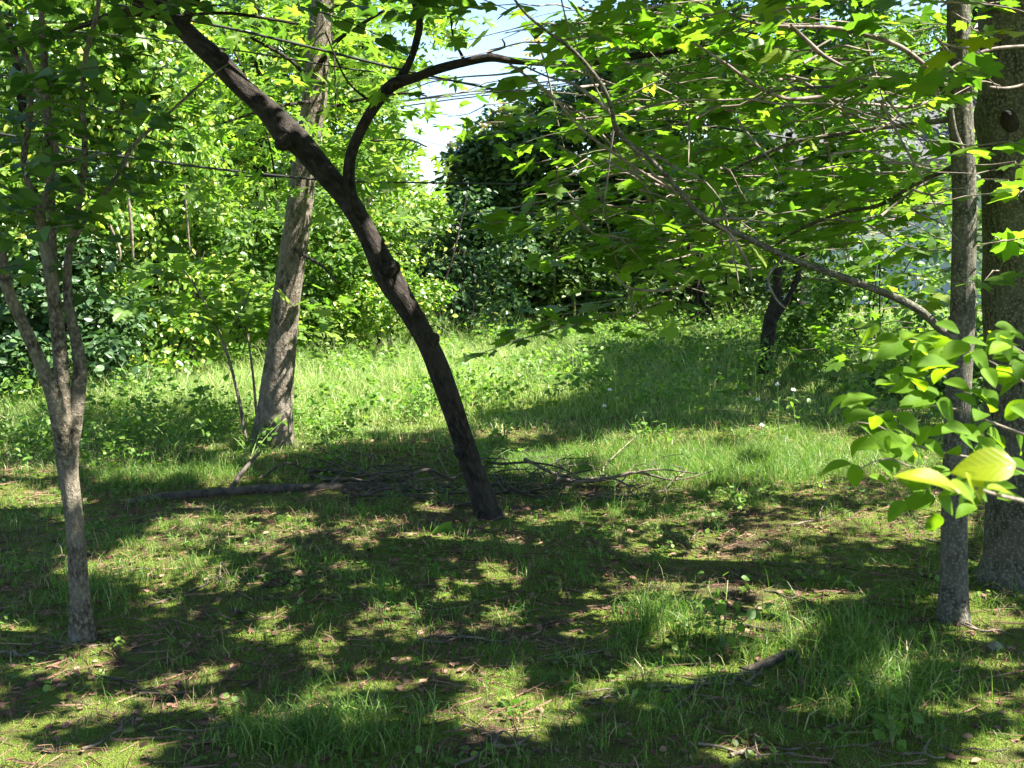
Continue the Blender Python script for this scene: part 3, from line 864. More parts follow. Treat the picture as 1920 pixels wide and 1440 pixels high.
# ------------------------------------------------------------------ slim maple on the right with its long limbs
rng = np.random.default_rng(24)
YD = 4.45
base = gnd(1790, 1172)
mapl = thing("slim_maple", base, "slim straight maple trunk with long limbs and flat leaf sprays reaching left", "tree")
MB().add(*tube(pxpath([(1789, 1196, 92), (1788, 1162, 60), (1788, 1080, 51), (1790, 950, 47), (1792, 850, 46), (1798, 720, 46), (1804, 610, 45), (1807, 480, 44), (1808, 350, 43), (1803, 240, 42), (1799, 120, 41), (1797, 0, 40), (1795, -120, 38), (1790, -320, 33), (1780, -600, 24)],
                     YD), 24, .025, .04, 41, flute=.3)).build("trunk", M['bark_lichen'], mapl, True)
LIMBS = [[(1800, 645, 30), (1768, 622, 17), (1722, 580, 15), (1660, 550, 14), (1592, 524, 14), (1530, 502, 13), (1470, 480, 12), (1400, 445, 12), (1340, 420, 11), (1308, 398, 11), (1280, 365, 10), (1228, 308, 10), (1160, 250, 10), (1146, 200, 8), (1122, 150, 8), (1075, 95, 7), (1030, 62, 6), (985, 25, 5), (955, -15, 4)],
         [(1806, 300, 22), (1788, 250, 15), (1778, 195, 14), (1760, 152, 13), (1720, 142, 10), (1680, 146, 8), (1640, 160, 8), (1590, 161, 6), (1510, 165, 5), (1440, 172, 4)],
         [(1762, 156, 9), (1742, 188, 7), (1700, 201, 6), (1640, 196, 5), (1580, 190, 6), (1545, 182, 7), (1480, 186, 7), (1440, 172, 6), (1402, 150, 6), (1362, 120, 5), (1300, 80, 4)],
         [(1764, 152, 10), (1725, 115, 9), (1684, 86, 9), (1620, 64, 9), (1560, 52, 8), (1490, 50, 7), (1420, 44, 6), (1340, 15, 5), (1270, -10, 4)],
         [(1482, 48, 8), (1515, 78, 8), (1545, 105, 8), (1588, 128, 4)],
         [(1800, 222, 12), (1720, 232, 10), (1640, 241, 9), (1560, 255, 8), (1500, 264, 8), (1430, 290, 7), (1360, 325, 5), (1290, 345, 4)],
         [(1806, 308, 12), (1730, 336, 10), (1650, 384, 8), (1590, 396, 7), (1510, 425, 6), (1440, 470, 4)],
         [(1150, 215, 7), (1080, 160, 6), (1030, 145, 4), (985, 125, 3)],
         [(1290, 372, 6), (1200, 320, 5), (1100, 250, 5), (1030, 175, 5), (955, 120, 4)],
         [(1340, 420, 6), (1370, 440, 6), (1405, 500, 5), (1408, 525, 4)], [(1280, 365, 5), (1230, 330, 4), (1180, 270, 5), (1130, 190, 4), (1070, 60, 3), (1050, -10, 3)],
         [(1470, 480, 5), (1440, 520, 4), (1455, 560, 4), (1472, 577, 3)], [(1270, 540, 4), (1240, 545, 5), (1180, 540, 5), (1150, 512, 4)],
         [(1180, 540, 4), (1190, 580, 4), (1225, 620, 3)], [(1210, 395, 3), (1120, 385, 5), (1060, 400, 4), (960, 398, 3)]]
tw = MB()
for q, s_ in enumerate(LIMBS):
    dy = (-1.1, -.7, -.6, -.2, .1, .4, .7, .2, -.3, .1, -.4, -.2, .2, .2, .2)[q]
    y0 = YD
    if q in (4, 7, 8, 9, 10, 11): y0 = YD - .5
    if q in (2, 3): y0 = YD - .1
    if q in (12, 13, 14): y0 = YD + .3
    t_ = tube(pxpath(s_, y0, dy), 12 if q < 7 else 8, .025, .06, 50 + q)
    if q < 7: MB().add(*t_).build("limb", M['bark_lichen'] if q in (0, 1, 5, 6) else M['twig'], mapl, True)
    else: tw.add(*t_)
Ls = []
SPR = [(122, 1180, 1780, 20, 330, 4.1, 6.4), (124, 1250, 1780, 300, 470, 4.4, 7.4), (15, 1150, 1500, 420, 560, 4.6, 6.5), (26, 1480, 1790, 440, 640, 5.2, 8.0), (13, 1000, 1300, 300, 470, 4.2, 6.4),
       (8, 1060, 1330, 520, 610, 4.4, 5.6), (30, 980, 1300, 10, 230, 3.9, 6.0), (16, 1820, 1960, 250, 520, 4.2, 5.2), (24, 1350, 1800, -40, 60, 3.4, 5.0), (20, 1400, 1800, 560, 660, 5.5, 7.5)]
for n_, px0, px1, py0, py1, y0, y1 in SPR:
    for q in range(n_):
        px, py = rng.uniform(px0, px1), rng.uniform(py0, py1)
        if 1385 < px < 1620 and py > 525: continue
        L_, pt = spray(rng, at(px, py, rng.uniform(y0, y1)), (-rng.uniform(.3, 1) if rng.random() < .8 else .6, rng.normal(0, .7), -.08), rng.uniform(.25, .6), .07, .088, rise=.06, tilt=.42)
        Ls.append(L_)
        tw.add(*tube(pt, 5, .06))
for q in range(85):
    px, py = rng.uniform(1000, 1780), rng.uniform(-10, 420); a = rng.choice([rng.normal(.25, .25), rng.normal(-.35, .3), rng.normal(1.3, .4)], p=[.45, .4, .15]); ln = rng.uniform(60, 260)
    pts = [(px + ln * u_ * math.cos(a), py + ln * u_ * math.sin(a) + rng.normal(0, 7) + 18 * u_ * u_, 5.5 * (1 - .75 * u_)) for u_ in (0, .33, .66, 1)]
    tw.add(*tube(pxpath(pts, rng.uniform(3.7, 5.2), rng.normal(0, .3)), 6, .04, .06, q))
tw.build("twigs", M['twig'], mapl, True)
foliage(mapl, "leaf_sprays", MAPLE, cat(*Ls), M['maple'], rng, .93)
c1 = np.concatenate([shade_canopy_points(rng, 2000, -1.2, 3.0, 2.0, 4.2), shade_canopy_points(rng, 1200, 1.2, 4.5, 4.2, 7.6)])
foliage(mapl, "shade_canopy", OVATE, clumps(rng, c1, 22, .075, .08, up=1, rand=.35, flat=.5), M['maple'], rng, .97)  # added out of view, only where their shade is wanted

# ------------------------------------------------------------------ thick trunk at the right edge
rng = np.random.default_rng(25)
YE = 4.95
base = gnd(1925, 1120)
thick = thing("thick_tree", base, "thick grey brown trunk at the picture's edge beside the slim maple, roots flaring", "tree")
MB().add(*tube(pxpath([(1925, 1150, 270), (1926, 1118, 220), (1927, 1060, 170), (1927, 1000, 156), (1926, 800, 150), (1924, 600, 150), (1922, 380, 150), (1918, 260, 152), (1917, 215, 162), (1918, 160, 150), (1916, 0, 148), (1914, -200, 140), (1900, -600, 120)], YE), 36, .03, .045, 61, flute=.3)).build("trunk", M['bark_lichen'], thick, True)
MB().add(*tube(pxpath([(1900, 232, 44), (1893, 222, 34), (1888, 214, 20), (1887, 212, 8)], YE - .12, -.05), 14, .01, .12, 63)).build("branch_stub", M['bark_dark'], thick, True)
MB().add(*tube(pxpath([(1990, 130, 8), (1930, 155, 6), (1890, 165, 5), (1855, 163, 4)], YE - .3, -.2), 7, .03)).add(*tube(pxpath([(1960, 85, 6), (1860, 92, 6), (1800, 118, 5), (1750, 152, 4)], YE - .5, -.2), 7, .03)).build("branch", M['twig'], thick, True)
c1 = shade_canopy_points(rng, 1300, .2, 6.0, 7.2, 12.5, 2.2)
tgt = np.concatenate([at(rng.uniform(850, 1300, 300), rng.uniform(180, 640, 300), 17.6), at(rng.uniform(1150, 1800, 300), rng.uniform(350, 640, 300), 13.5), at(rng.uniform(820, 1000, 120), rng.uniform(400, 640, 120), 14.6)])
c2 = shade_over(rng, tgt, 1900, .3, 6.6, 9.5)
c3 = shade_over(rng, np.concatenate([at(rng.uniform(830, 1010, 400), rng.uniform(370, 640, 400), 14.9), at(rng.uniform(820, 1000, 300), rng.uniform(250, 420, 300), 18.6)]), 1500, .22, 6.8, 9.6)
c2 = np.concatenate([c2, c3])
foliage(thick, "shade_canopy", OVATE, clumps(rng, np.concatenate([c1, c2]), 10, .17, .15, up=1, rand=.35, flat=.5), M['maple'], rng, .97)  # clumps added out of view to shade meadow, dome and shrubs

# ------------------------------------------------------------------ small trees and saplings
rng = np.random.default_rng(26)
base = gnd(1434, 710)
small = thing("small_dark_tree", base, "small dark trunk forking low, standing in the meadow below the maple's limbs", "tree")
YF = float(base[1])
MB().add(*tube(pxpath([(1432, 716, 34), (1434, 695, 27), (1438, 650, 26), (1444, 605, 25), (1452, 575, 24), (1457, 540, 18), (1461, 480, 16), (1470, 380, 14), (1480, 250, 11)], YF), 14, .04, .08, 71)).build("trunk", M['bark_dark'], small, True)
MB().add(*tube(pxpath([(1446, 605, 18), (1462, 582, 14), (1480, 555, 10), (1500, 500, 8), (1520, 420, 6)], YF - .05), 10, .04, .08, 72)).build("limb", M['bark_dark'], small, True)
L_ = cat(*[blob_px(rng, px, py, YF + rng.uniform(-.6, .9), rx, ry, .5, 1.0, 9, .09, spread=.14) for px, py, rx, ry in ((1450, 400, 130, 50), (1560, 350, 150, 80), (1380, 330, 130, 90), (1500, 240, 160, 90))])
foliage(small, "crown", MAPLE, L_, M['maple'], rng, .97)


def sapling(pts_list, Y, leafs, label, name="maple_sapling"):
    b0 = at(pts_list[0][0][0], pts_list[0][0][1], Y)
    o = thing(name, (b0[0], Y, max(0, b0[2])), label, "sapling")
    w = MB()
    for q, p in enumerate(pts_list): w.add(*tube(pxpath(p, Y, rng.normal(0, .12) if q else 0), 8, .04, .05, q))
    w.build("stem", M['twig'], o, True)
    Ls = []
    for n_, px0, px1, py0, py1, sz in leafs:
        for q in range(n_):
            L_, pt = spray(rng, at(rng.uniform(px0, px1), rng.uniform(py0, py1), Y + rng.uniform(-.4, .5)), (rng.choice([-1, 1]) * rng.uniform(.4, 1), rng.normal(0, .6), -.1), rng.uniform(.2, .4), .075, sz, tilt=.35)
            Ls.append(L_)
    foliage(o, "leaf_sprays", MAPLE, cat(*Ls), M['star'], rng, .4)
    return o


sapling([[(462, 835, 7), (452, 770, 7), (440, 715, 6), (425, 660, 6), (405, 610, 5), (380, 560, 4), (340, 500, 3)], [(420, 640, 4), (450, 590, 3), (470, 540, 3)]], 8.3,
        [(40, 300, 540, 480, 600, .11)], "thin bent sapling with pale stem and broad leaves, left of the sunlit tree")
sapling([[(484, 815, 5), (476, 720, 5), (466, 640, 4), (455, 560, 3)]], 8.4, [(16, 400, 570, 580, 660, .10), (14, 530, 600, 520, 600, .10)], "straight thin sapling just left of the sunlit trunk")

# ------------------------------------------------------------------ backdrop: trees, vines, shrubs
def back_tree(name, px, Y, w, top, label, cat_, blobs, mat, tm, size, seed, dens=2.2, per=9, bark='bark_dark', stems=1, group=None, base_py=None, extra=None, **kw):
    g = np.random.default_rng(seed)
    b0 = np.array([at(px, HOR, Y)[0], Y, 0.0]); b0[2] = gh(b0[0], b0[1])
    o = thing(name, b0, label, cat_, group)
    tkb = MB()
    zt = at(px, top, Y)[2]
    for s_ in range(stems):
        e = b0 + np.array([g.normal(0, .12 * zt * (stems > 1) + .1), g.normal(0, .2), zt]); m_ = (b0 + e) / 2 + np.array([g.normal(0, .12), g.normal(0, .1), 0])
        r = w / 2 / FPX * Y * (.8 if stems == 1 else .55)
        st = b0 + np.array([g.normal(0, .12 * (stems > 1)), g.normal(0, .1 * (stems > 1)), -.03])
        tkb.add(*tube(np.array([[*st, r * 1.2], [*(st * .7 + m_ * .3), r], [*m_, r * .75], [*e, r * .35]]), 9, .12, .1, seed + s_))
    tkb.build("trunk" if cat_ == "tree" else "stems", M[bark], o, True)
    Ls = []
    for bl in blobs:
        Ls.append(blob_px(g, bl[0], bl[1], bl[2], bl[3], bl[4], bl[5], dens * (bl[6] if len(bl) > 6 else 1), per, size, **kw))
    foliage(o, "crown" if cat_ == "tree" else "foliage", tm, cat(*Ls), M[mat], g, 0.0 if px < 820 else .8)
    if extra:
        tm2, mat2, bl2, sz2, d2 = extra
        foliage(o, "golden_leaves", tm2, cat(*[blob_px(g, b[0], b[1], b[2], b[3], b[4], b[5], d2, per, sz2, **kw) for b in bl2]), M[mat2], g)
    return o


back_tree("vine_covered_tree", 70, 11.6, 30, -120, "tall tree hung with bright vines at the far left behind the many stems", "tree",
          [(40, 180, 11.6, 190, 280, .8), (60, 400, 11.3, 160, 160, .7), (-40, 480, 11.2, 120, 140, .6)], 'bright', OVATE, .075, 101, 2.0)
back_tree("vine_covered_tree", 270, 12.2, 26, -150, "bright yellow green tree curtained in vines, left of the sunlit tree", "tree",
          [(260, 120, 12.2, 170, 260, .8), (290, 330, 11.9, 150, 190, .6), (240, 500, 11.5, 120, 130, .5), (330, 220, 12.4, 120, 200, .6)], 'bright', OVATE, .065, 102, 2.3, droop=1.2, up=.25, outw=.8)
back_tree("tall_tree", 480, 14.5, 34, -250, "tall leafy tree behind the upper part of the sunlit trunk", "tree",
          [(440, 80, 14.5, 190, 240, 1.0), (500, 300, 14.0, 150, 170, .8), (610, 90, 15, 150, 200, .9)], 'bright', SMALL, .10, 103, 2.4)
back_tree("tall_tree", 690, 15.5, 28, -150, "tall bright tree whose crown edges the left side of the sky gap", "tree",
          [(690, 60, 15.5, 150, 150, 1.0), (670, 210, 15.2, 105, 130, .8), (690, 320, 15, 100, 80, .7)], 'bright', SMALL, .10, 104, 2.4)
back_tree("glossy_shrub", 120, 10.9, 10, 420, "dark glossy shrub in deep shade at the far left behind the many stems", "shrub",
          [(70, 590, 10.9, 150, 150, .6), (180, 560, 11.1, 110, 150, .5), (225, 650, 10.7, 80, 80, .4), (20, 680, 10.5, 110, 70, .4)], 'gloss', OVATE, .075, 105, 2.2, stems=5)
back_tree("vine_shrub", 330, 11.6, 8, 470, "bright yellow green shrub low behind the thin saplings", "shrub",
          [(330, 640, 11.6, 100, 80, .5), (390, 580, 12, 110, 100, .5), (290, 690, 11.1, 80, 40, .3)], 'bright', OVATE, .07, 106, 2.0, stems=5)
back_tree("leafy_shrub", 450, 12.6, 10, 380, "rounded mid green shrub directly behind the sunlit trunk", "shrub",
          [(420, 480, 12.6, 140, 120, .6), (520, 560, 12.9, 120, 100, .6), (600, 470, 13.2, 100, 130, .6)], 'mid', OVATE, .075, 107, 2.0, stems=5)
back_tree("bright_shrub", 720, 13.6, 10, 360, "sunlit yellow green shrub right of the leaning trunk, below the sky gap", "shrub",
          [(700, 470, 13.8, 110, 110, .6), (640, 560, 13.4, 90, 90, .5), (770, 420, 14.0, 70, 60, .5), (775, 560, 13.0, 55, 45, .4), (690, 590, 13.1, 90, 50, .4)], 'bright', OVATE, .06, 108, 2.4, stems=6)
back_tree("honeysuckle_shrub", 870, 15.4, 12, 470, "large shaded blue green shrub in front of the vine dome", "shrub",
          [(860, 450, 15.4, 110, 100, .7), (900, 540, 15, 110, 90, .7), (960, 470, 15.6, 90, 90, .6), (850, 590, 14.8, 80, 60, .4), (930, 600, 15.2, 90, 50, .4)], 'gloss', OVATE, .075, 109, 2.0, stems=7)
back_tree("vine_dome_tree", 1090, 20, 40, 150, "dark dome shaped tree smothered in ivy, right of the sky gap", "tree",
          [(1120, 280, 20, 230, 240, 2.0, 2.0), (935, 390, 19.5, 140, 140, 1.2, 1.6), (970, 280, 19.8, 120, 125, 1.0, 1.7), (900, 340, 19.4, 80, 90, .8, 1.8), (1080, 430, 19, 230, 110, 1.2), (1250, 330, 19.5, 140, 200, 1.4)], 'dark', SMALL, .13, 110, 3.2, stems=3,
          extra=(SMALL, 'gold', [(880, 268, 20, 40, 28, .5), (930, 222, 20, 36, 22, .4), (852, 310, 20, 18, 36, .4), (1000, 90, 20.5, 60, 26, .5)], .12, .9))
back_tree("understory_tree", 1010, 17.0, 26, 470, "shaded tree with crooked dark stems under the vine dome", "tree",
          [(1080, 480, 17, 200, 80, .9, 1.5), (1180, 560, 16.6, 150, 75, .5, 1.5), (980, 570, 16.8, 90, 75, .5, 1.5)], 'dark', SMALL, .12, 111, 2.2, stems=6)  # part of the shade under the dome is in the dark leaf colour
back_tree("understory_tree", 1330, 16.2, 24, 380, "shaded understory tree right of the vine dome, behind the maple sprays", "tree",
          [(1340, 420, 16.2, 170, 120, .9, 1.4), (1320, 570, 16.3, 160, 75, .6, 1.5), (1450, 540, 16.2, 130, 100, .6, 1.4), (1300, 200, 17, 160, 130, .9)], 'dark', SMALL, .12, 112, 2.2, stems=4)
back_tree("tall_tree", 1500, 18, 34, -200, "tall shaded tree behind the upper maple limbs, right of centre", "tree",
          [(1450, 90, 18, 220, 160, 1.2), (1600, 200, 18.5, 180, 150, 1.0), (1230, 60, 18.5, 170, 110, 1.0)], 'mid', SMALL, .12, 113, 2.2)
back_tree("tall_tree", 1830, 15, 34, -200, "tall leafy tree behind the two right hand trunks", "tree",
          [(1850, 120, 15, 200, 200, 1.0), (1880, 380, 14.5, 130, 150, .8), (1700, 260, 15.5, 150, 130, .8, 1.4)], 'mid', SMALL, .11, 114, 2.2)
back_tree("leafy_shrub", 1650, 13.0, 8, 480, "loose leafy shrub below the pale house wall, seen past the maple trunk", "shrub",
          [(1620, 580, 13, 130, 70, .5), (1740, 620, 12.4, 90, 80, .5), (1560, 620, 12.8, 110, 45, .4), (1690, 540, 13.2, 120, 60, .4, .7), (1560, 450, 14, 130, 120, .6, 1.1), (1710, 430, 14, 110, 140, .7, 1.5), (1780, 560, 13.4, 80, 90, .5, 1.2)], 'mid', OVATE, .08, 115, 2.0, stems=5)
back_tree("leafy_shrub", 1880, 10.5, 8, 560, "dark leafy shrub between and behind the two right hand trunks", "shrub",
          [(1870, 660, 10.5, 130, 110, .5), (1700, 720, 10.4, 110, 40, .3)], 'dark', OVATE, .08, 116, 2.2, stems=5)
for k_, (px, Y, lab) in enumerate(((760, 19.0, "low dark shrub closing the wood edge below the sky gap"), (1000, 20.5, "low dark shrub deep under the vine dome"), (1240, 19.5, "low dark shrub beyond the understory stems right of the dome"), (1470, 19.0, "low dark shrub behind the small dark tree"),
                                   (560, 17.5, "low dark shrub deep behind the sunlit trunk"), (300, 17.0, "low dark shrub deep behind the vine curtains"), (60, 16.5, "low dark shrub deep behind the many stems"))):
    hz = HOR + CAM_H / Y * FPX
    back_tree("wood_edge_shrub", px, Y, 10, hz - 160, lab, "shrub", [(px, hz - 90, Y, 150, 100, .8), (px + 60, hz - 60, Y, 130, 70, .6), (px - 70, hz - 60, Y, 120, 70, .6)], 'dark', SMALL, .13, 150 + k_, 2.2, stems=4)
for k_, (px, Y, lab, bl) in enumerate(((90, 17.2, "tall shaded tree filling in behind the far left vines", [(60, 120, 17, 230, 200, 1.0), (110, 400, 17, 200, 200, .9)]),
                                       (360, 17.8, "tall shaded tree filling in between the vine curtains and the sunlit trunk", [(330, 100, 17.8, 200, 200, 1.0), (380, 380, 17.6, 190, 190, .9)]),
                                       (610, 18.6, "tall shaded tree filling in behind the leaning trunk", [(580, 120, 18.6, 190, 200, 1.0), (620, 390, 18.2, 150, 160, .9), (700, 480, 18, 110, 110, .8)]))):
    back_tree("shaded_tree", px, Y, 26, 60, lab, "tree", bl, 'dark', SMALL, .12, 170 + k_, 2.4)  # shade behind the vines is put into the dark leaf colour
for k_, (px, Y, top, lab) in enumerate(((620, 30, 250, "far tree filling the gap low behind the bright shrub"), (1350, 30, 120, "far tree beyond the vine dome, right of it"), (1750, 34, 60, "far tree beyond the pale house"),
                                        (150, 24, -100, "far tree behind the vine curtains at the left"), (430, 21, 150, "far tree behind the sunlit trunk, low"), (-150, 22, 0, "far tree at the left edge beyond the vines"), (2050, 26, 0, "far tree at the right edge beyond the thick trunk"))):
    back_tree("far_tree", px, Y, 24, top, lab, "tree", [(px, top + 130, Y, 220, 160, 2.0), (px - 60, top + 330, Y - 1, 220, 170, 1.6)], 'mid', SMALL, .2, 130 + k_, 2.6)

# vines hanging down from the curtain trees
for k_, (q, lab) in enumerate((([(238, 300, 5), (240, 360, 5), (246, 420, 6), (250, 490, 4)], "bare pale vine hanging in the bright curtain of leaves"),
                               ([(345, 330, 4), (350, 400, 4), (356, 470, 3)], "thin vine hanging beside the lower bright leaves"),
                               ([(205, 420, 5), (218, 450, 5), (226, 475, 5), (222, 495, 4)], "short crooked bare vine end at the left shrubs"))):
    MBv = MB().add(*tube(pxpath(q, 10.6), 7, .04, .1, k_))
    tag(MBv.build("hanging_vine", M['palewood'], None, True), lab, "vine", "vines hanging in the trees")

# ------------------------------------------------------------------ house behind the maple
H0 = at(1480, 520, 25); H1 = at(1990, 520, 25)
house = thing("pale_blue_house", ((H0[0] + H1[0]) / 2, 27, 0), "pale blue house glimpsed through the leaves on the right", "house")


def box(x0, x1, y0, y1, z0, z1):
    V = np.array([(x, y, z) for x in (x0, x1) for y in (y0, y1) for z in (z0, z1)], float)
    F = np.array([(0, 1, 3, 2), (4, 6, 7, 5), (0, 4, 5, 1), (2, 3, 7, 6), (0, 2, 6, 4), (1, 5, 7, 3)])
    return V, F


hx0, hx1 = H0[0], H1[0]
w_ = MB().add(*box(hx0, hx1, 25, 31, 0, 3.2))
for q in range(20): w_.add(*box(hx0 - .012, hx1 + .012, 24.98, 25.1, .16 * q + .02, .16 * q + .04))
w_.build("wall", M['siding'], house)
rf = MB()
rv = np.array([(hx0 - .4, 24.5, 3.1), (hx1 + .4, 24.5, 3.1), (hx1 + .4, 28, 5.0), (hx0 - .4, 28, 5.0), (hx0 - .4, 31.5, 3.1), (hx1 + .4, 31.5, 3.1)])
rf.add(np.concatenate([rv, rv + [0, 0, .15]]), [np.array([(0, 1, 2, 3), (3, 2, 5, 4), (6, 9, 8, 7), (9, 10, 11, 8), (0, 6, 7, 1), (4, 5, 11, 10), (0, 3, 9, 6), (3, 4, 10, 9), (1, 7, 8, 2), (2, 8, 11, 5)])])
rf.build("roof", M['roofing'], house)
for wx in (hx0 + 1.3, hx0 + 3.6):
    f_ = MB().add(*box(wx - .08, wx + 1.08, 24.93, 24.975, 1.0, 2.5)).build("window", M['trim'], house)
    MB().add(*box(wx, wx + 1, 24.915, 24.928, 1.08, 2.42)).build("pane", M['windowglass'], f_)

# ------------------------------------------------------------------ overhead cables and far pole
CABLES = [("thick black cable crossing in front of the sunlit trunk at mid height", [(-200, 215, 5), (60, 262, 4.5), (180, 286, 4.5), (400, 316, 4.5), (600, 337, 4.5), (700, 341, 4), (820, 343, 3), (1000, 346, 3), (1300, 345, 3)], 7.2),
          ("black cable sagging from the leaning tree's upper trunk past the forked limb", [(200, 5, 5), (350, 37, 5), (470, 62, 5), (640, 103, 5), (753, 131, 5), (813, 144, 4), (920, 166, 4), (1007, 181, 4), (1140, 207, 4), (1273, 228, 4), (1500, 262, 4)], 7.0),
          ("thin cable close under the sagging black one, ending at the fork", [(100, 55, 3), (300, 75, 3), (500, 103, 3), (640, 127, 3), (755, 141, 3), (900, 158, 2)], 7.4),
          ("upper cable of the distant pair crossing the sky gap", [(400, 243, 3.2), (750, 190, 3.4), (957, 162, 3.2), (1300, 118, 3)], 30),
          ("second cable of the distant pair, just below the first", [(400, 238, 2.2), (750, 190, 2.4), (860, 180, 2.2), (960, 168, 2.2), (1300, 130, 2)], 30.4),
          ("lowest distant cable crossing the sky gap", [(400, 246, 2.4), (750, 200, 2.6), (850, 186, 2.6), (945, 175, 2.4), (1300, 130, 2)], 31),
          ("faint thin wire running to the tiny far pole", [(700, 240, 1.2), (805, 267, 1.2), (845, 277, 1.2), (900, 292, 1.2)], 60)]
for lab, q, Y in CABLES:
    tag(MB().add(*tube(pxpath(q, Y), 7, .1 if Y < 10 else .6)).build("overhead_cable", M['cable'], None, True), lab, "cable", "overhead cables")
pole = thing("utility_pole", at(846, 440, 60) * [1, 1, 0], "tiny far utility pole top above the vine dome's edge", "pole")
MB().add(*tube(np.array([[*at(846, 440, 60)[:2], 0, .16], [*at(846, 264, 60), .10]]), 10, .8)).build("post", M['deadwood'], pole, True)
a_, b_ = at(838, 272, 60), at(854, 272, 60)
MB().add(*box(a_[0], b_[0], 59.8, 59.9, a_[2] - .08, a_[2] + .08)).build("crossarm", M['deadwood'], pole)

# ------------------------------------------------------------------ fallen wood
rng = np.random.default_rng(41)


def lying(pts, dz=0.0, jag=0.0):
    out = []
    for p in pts:
        g = gnd(p[0], p[1]); r = p[2] / 2 / FPX * g[1]
        out.append([g[0], g[1], g[2] + r * .6 + (p[3] if len(p) > 3 else 0) + dz, r])
    return np.array(out)


log = MB().add(*tube(lying([(235, 946, 10), (262, 940, 15), (330, 934, 17), (420, 928, 18), (500, 924, 20), (600, 921, 18), (700, 915, 15), (760, 915, 12), (830, 920, 9)]), 12, .03, .12, 3)).add(
    *tube(lying([(430, 928, 10), (450, 912, 9, .05), (478, 897, 7, .1), (490, 890, 4, .12)]), 8, .03, .1, 4))
tag(log.build("fallen_log", M['deadwood'], None, True), "long fallen branch lying between the many stemmed and the leaning tree, pale broken end", "log")
for q in range(46):
    cx = rng.uniform(560, 1220); cy = rng.normal(905, 20)
    a = rng.normal(0, .2); ln = rng.uniform(120, 330) * (.6 if q % 3 else 1)
    pts = []
    wd = rng.uniform(3, 8.5)
    for s_ in np.linspace(-.5, .5, 5):
        pts.append((cx + s_ * ln * math.cos(a), cy + s_ * ln * math.sin(a) * .5 + rng.normal(0, 1.6), wd * (1 - .7 * (s_ + .5)), .01 + .13 * rng.random() * (q % 5 == 0)))
    m_ = MB().add(*tube(lying(pts), 7, .03, .12, q))
    for s_ in range(rng.integers(1, 4)):
        k_ = rng.integers(1, 4); p = pts[k_]
        m_.add(*tube(lying([p, (p[0] + rng.normal(0, 25), p[1] + rng.normal(-5, 9), wd * .4, .07), (p[0] + rng.normal(0, 60), p[1] + rng.normal(-8, 14), wd * .15, .12)]), 6, .03, .1, q + 9))
    tag(m_.build("fallen_branch", M['deadwood'] if q % 6 else M['palewood'], None, True), "thin bare dead branch in the brush heap behind the leaning tree's foot", "branch", "dead branches in the brush heap")
for q in range(60):
    cx = rng.uniform(0, 1920); cy = 960 + 470 * rng.random() ** .8
    ln = rng.uniform(50, 190) * (cy - 400) / 800; a = rng.normal(0, .4); pts = []; wd = rng.uniform(2.5, 7) * (cy - 300) / 900
    for s_ in np.linspace(-.5, .5, 5):
        pts.append((cx + s_ * ln * math.cos(a), cy + s_ * ln * math.sin(a) * .6 + rng.normal(0, 4), wd * (1 - .5 * (s_ + .5)), .01 * rng.random()))
    m_ = MB().add(*tube(lying(pts), 6, .02, .12, q))
    if q % 2: m_.add(*tube(lying([pts[2], (pts[2][0] + rng.normal(0, 20), pts[2][1] + rng.normal(0, 9), wd * .5, .03), (pts[2][0] + rng.normal(0, 50), pts[2][1] + rng.normal(0, 16), wd * .2, .02)]), 6, .02, .1, q))
    tag(m_.build("stick", M['palewood'] if q % 2 else M['deadwood'], None, True), "thin dry stick lying on the mossy lawn", "stick", "dry sticks scattered over the lawn")
rt = MB().add(*tube(lying([(1390, 1250, 12, -.01), (1440, 1244, 18, .01), (1485, 1234, 16, .03), (1500, 1250, 12), (1498, 1275, 9, -.01)]), 10, .02, .14, 5)).add(*tube(lying([(1520, 1262, 12), (1580, 1268, 15), (1660, 1280, 14), (1720, 1292, 8, -.01)]), 10, .02, .14, 6))
tag(rt.build("surface_root", M['deadwood'], None, True), "knobbly dark root or dead limb half sunk in the grass below the slim maple", "root")

# stones
def stone(px, py, w, lab, seed):
    g = np.random.default_rng(seed); c = gnd(px, py); r = w / 2 / FPX * c[1]
    u = np.linspace(0, PI, 9); v = np.linspace(0, 2 * PI, 15)[:-1]
    V = np.stack([np.sin(u)[:, None] * np.cos(v)[None], np.sin(u)[:, None] * np.sin(v)[None] * .8, np.repeat(np.cos(u)[:, None] * .62, 14, 1)], -1)
    V = V * (1 + .16 * wob(V[..., 0] * 2 + seed, V[..., 2] * 3 + V[..., 1])[..., None]) * r + c - [0, 0, r * .05]
    i = np.arange(8)[:, None] * 14; j = np.arange(14)[None]
    F = np.stack([i + j, i + (j + 1) % 14, i + 14 + (j + 1) % 14, i + 14 + j], -1).reshape(-1, 4)
    tag(MB().add(V.reshape(-1, 3), F).build("stone", M['stone'], None, True), lab, "stone")


stone(1866, 1212, 36, "pale stone lying by the slim maple's foot", 3)
stone(1590, 1080, 16, "small pale stone in the grass left of the slim maple", 4)

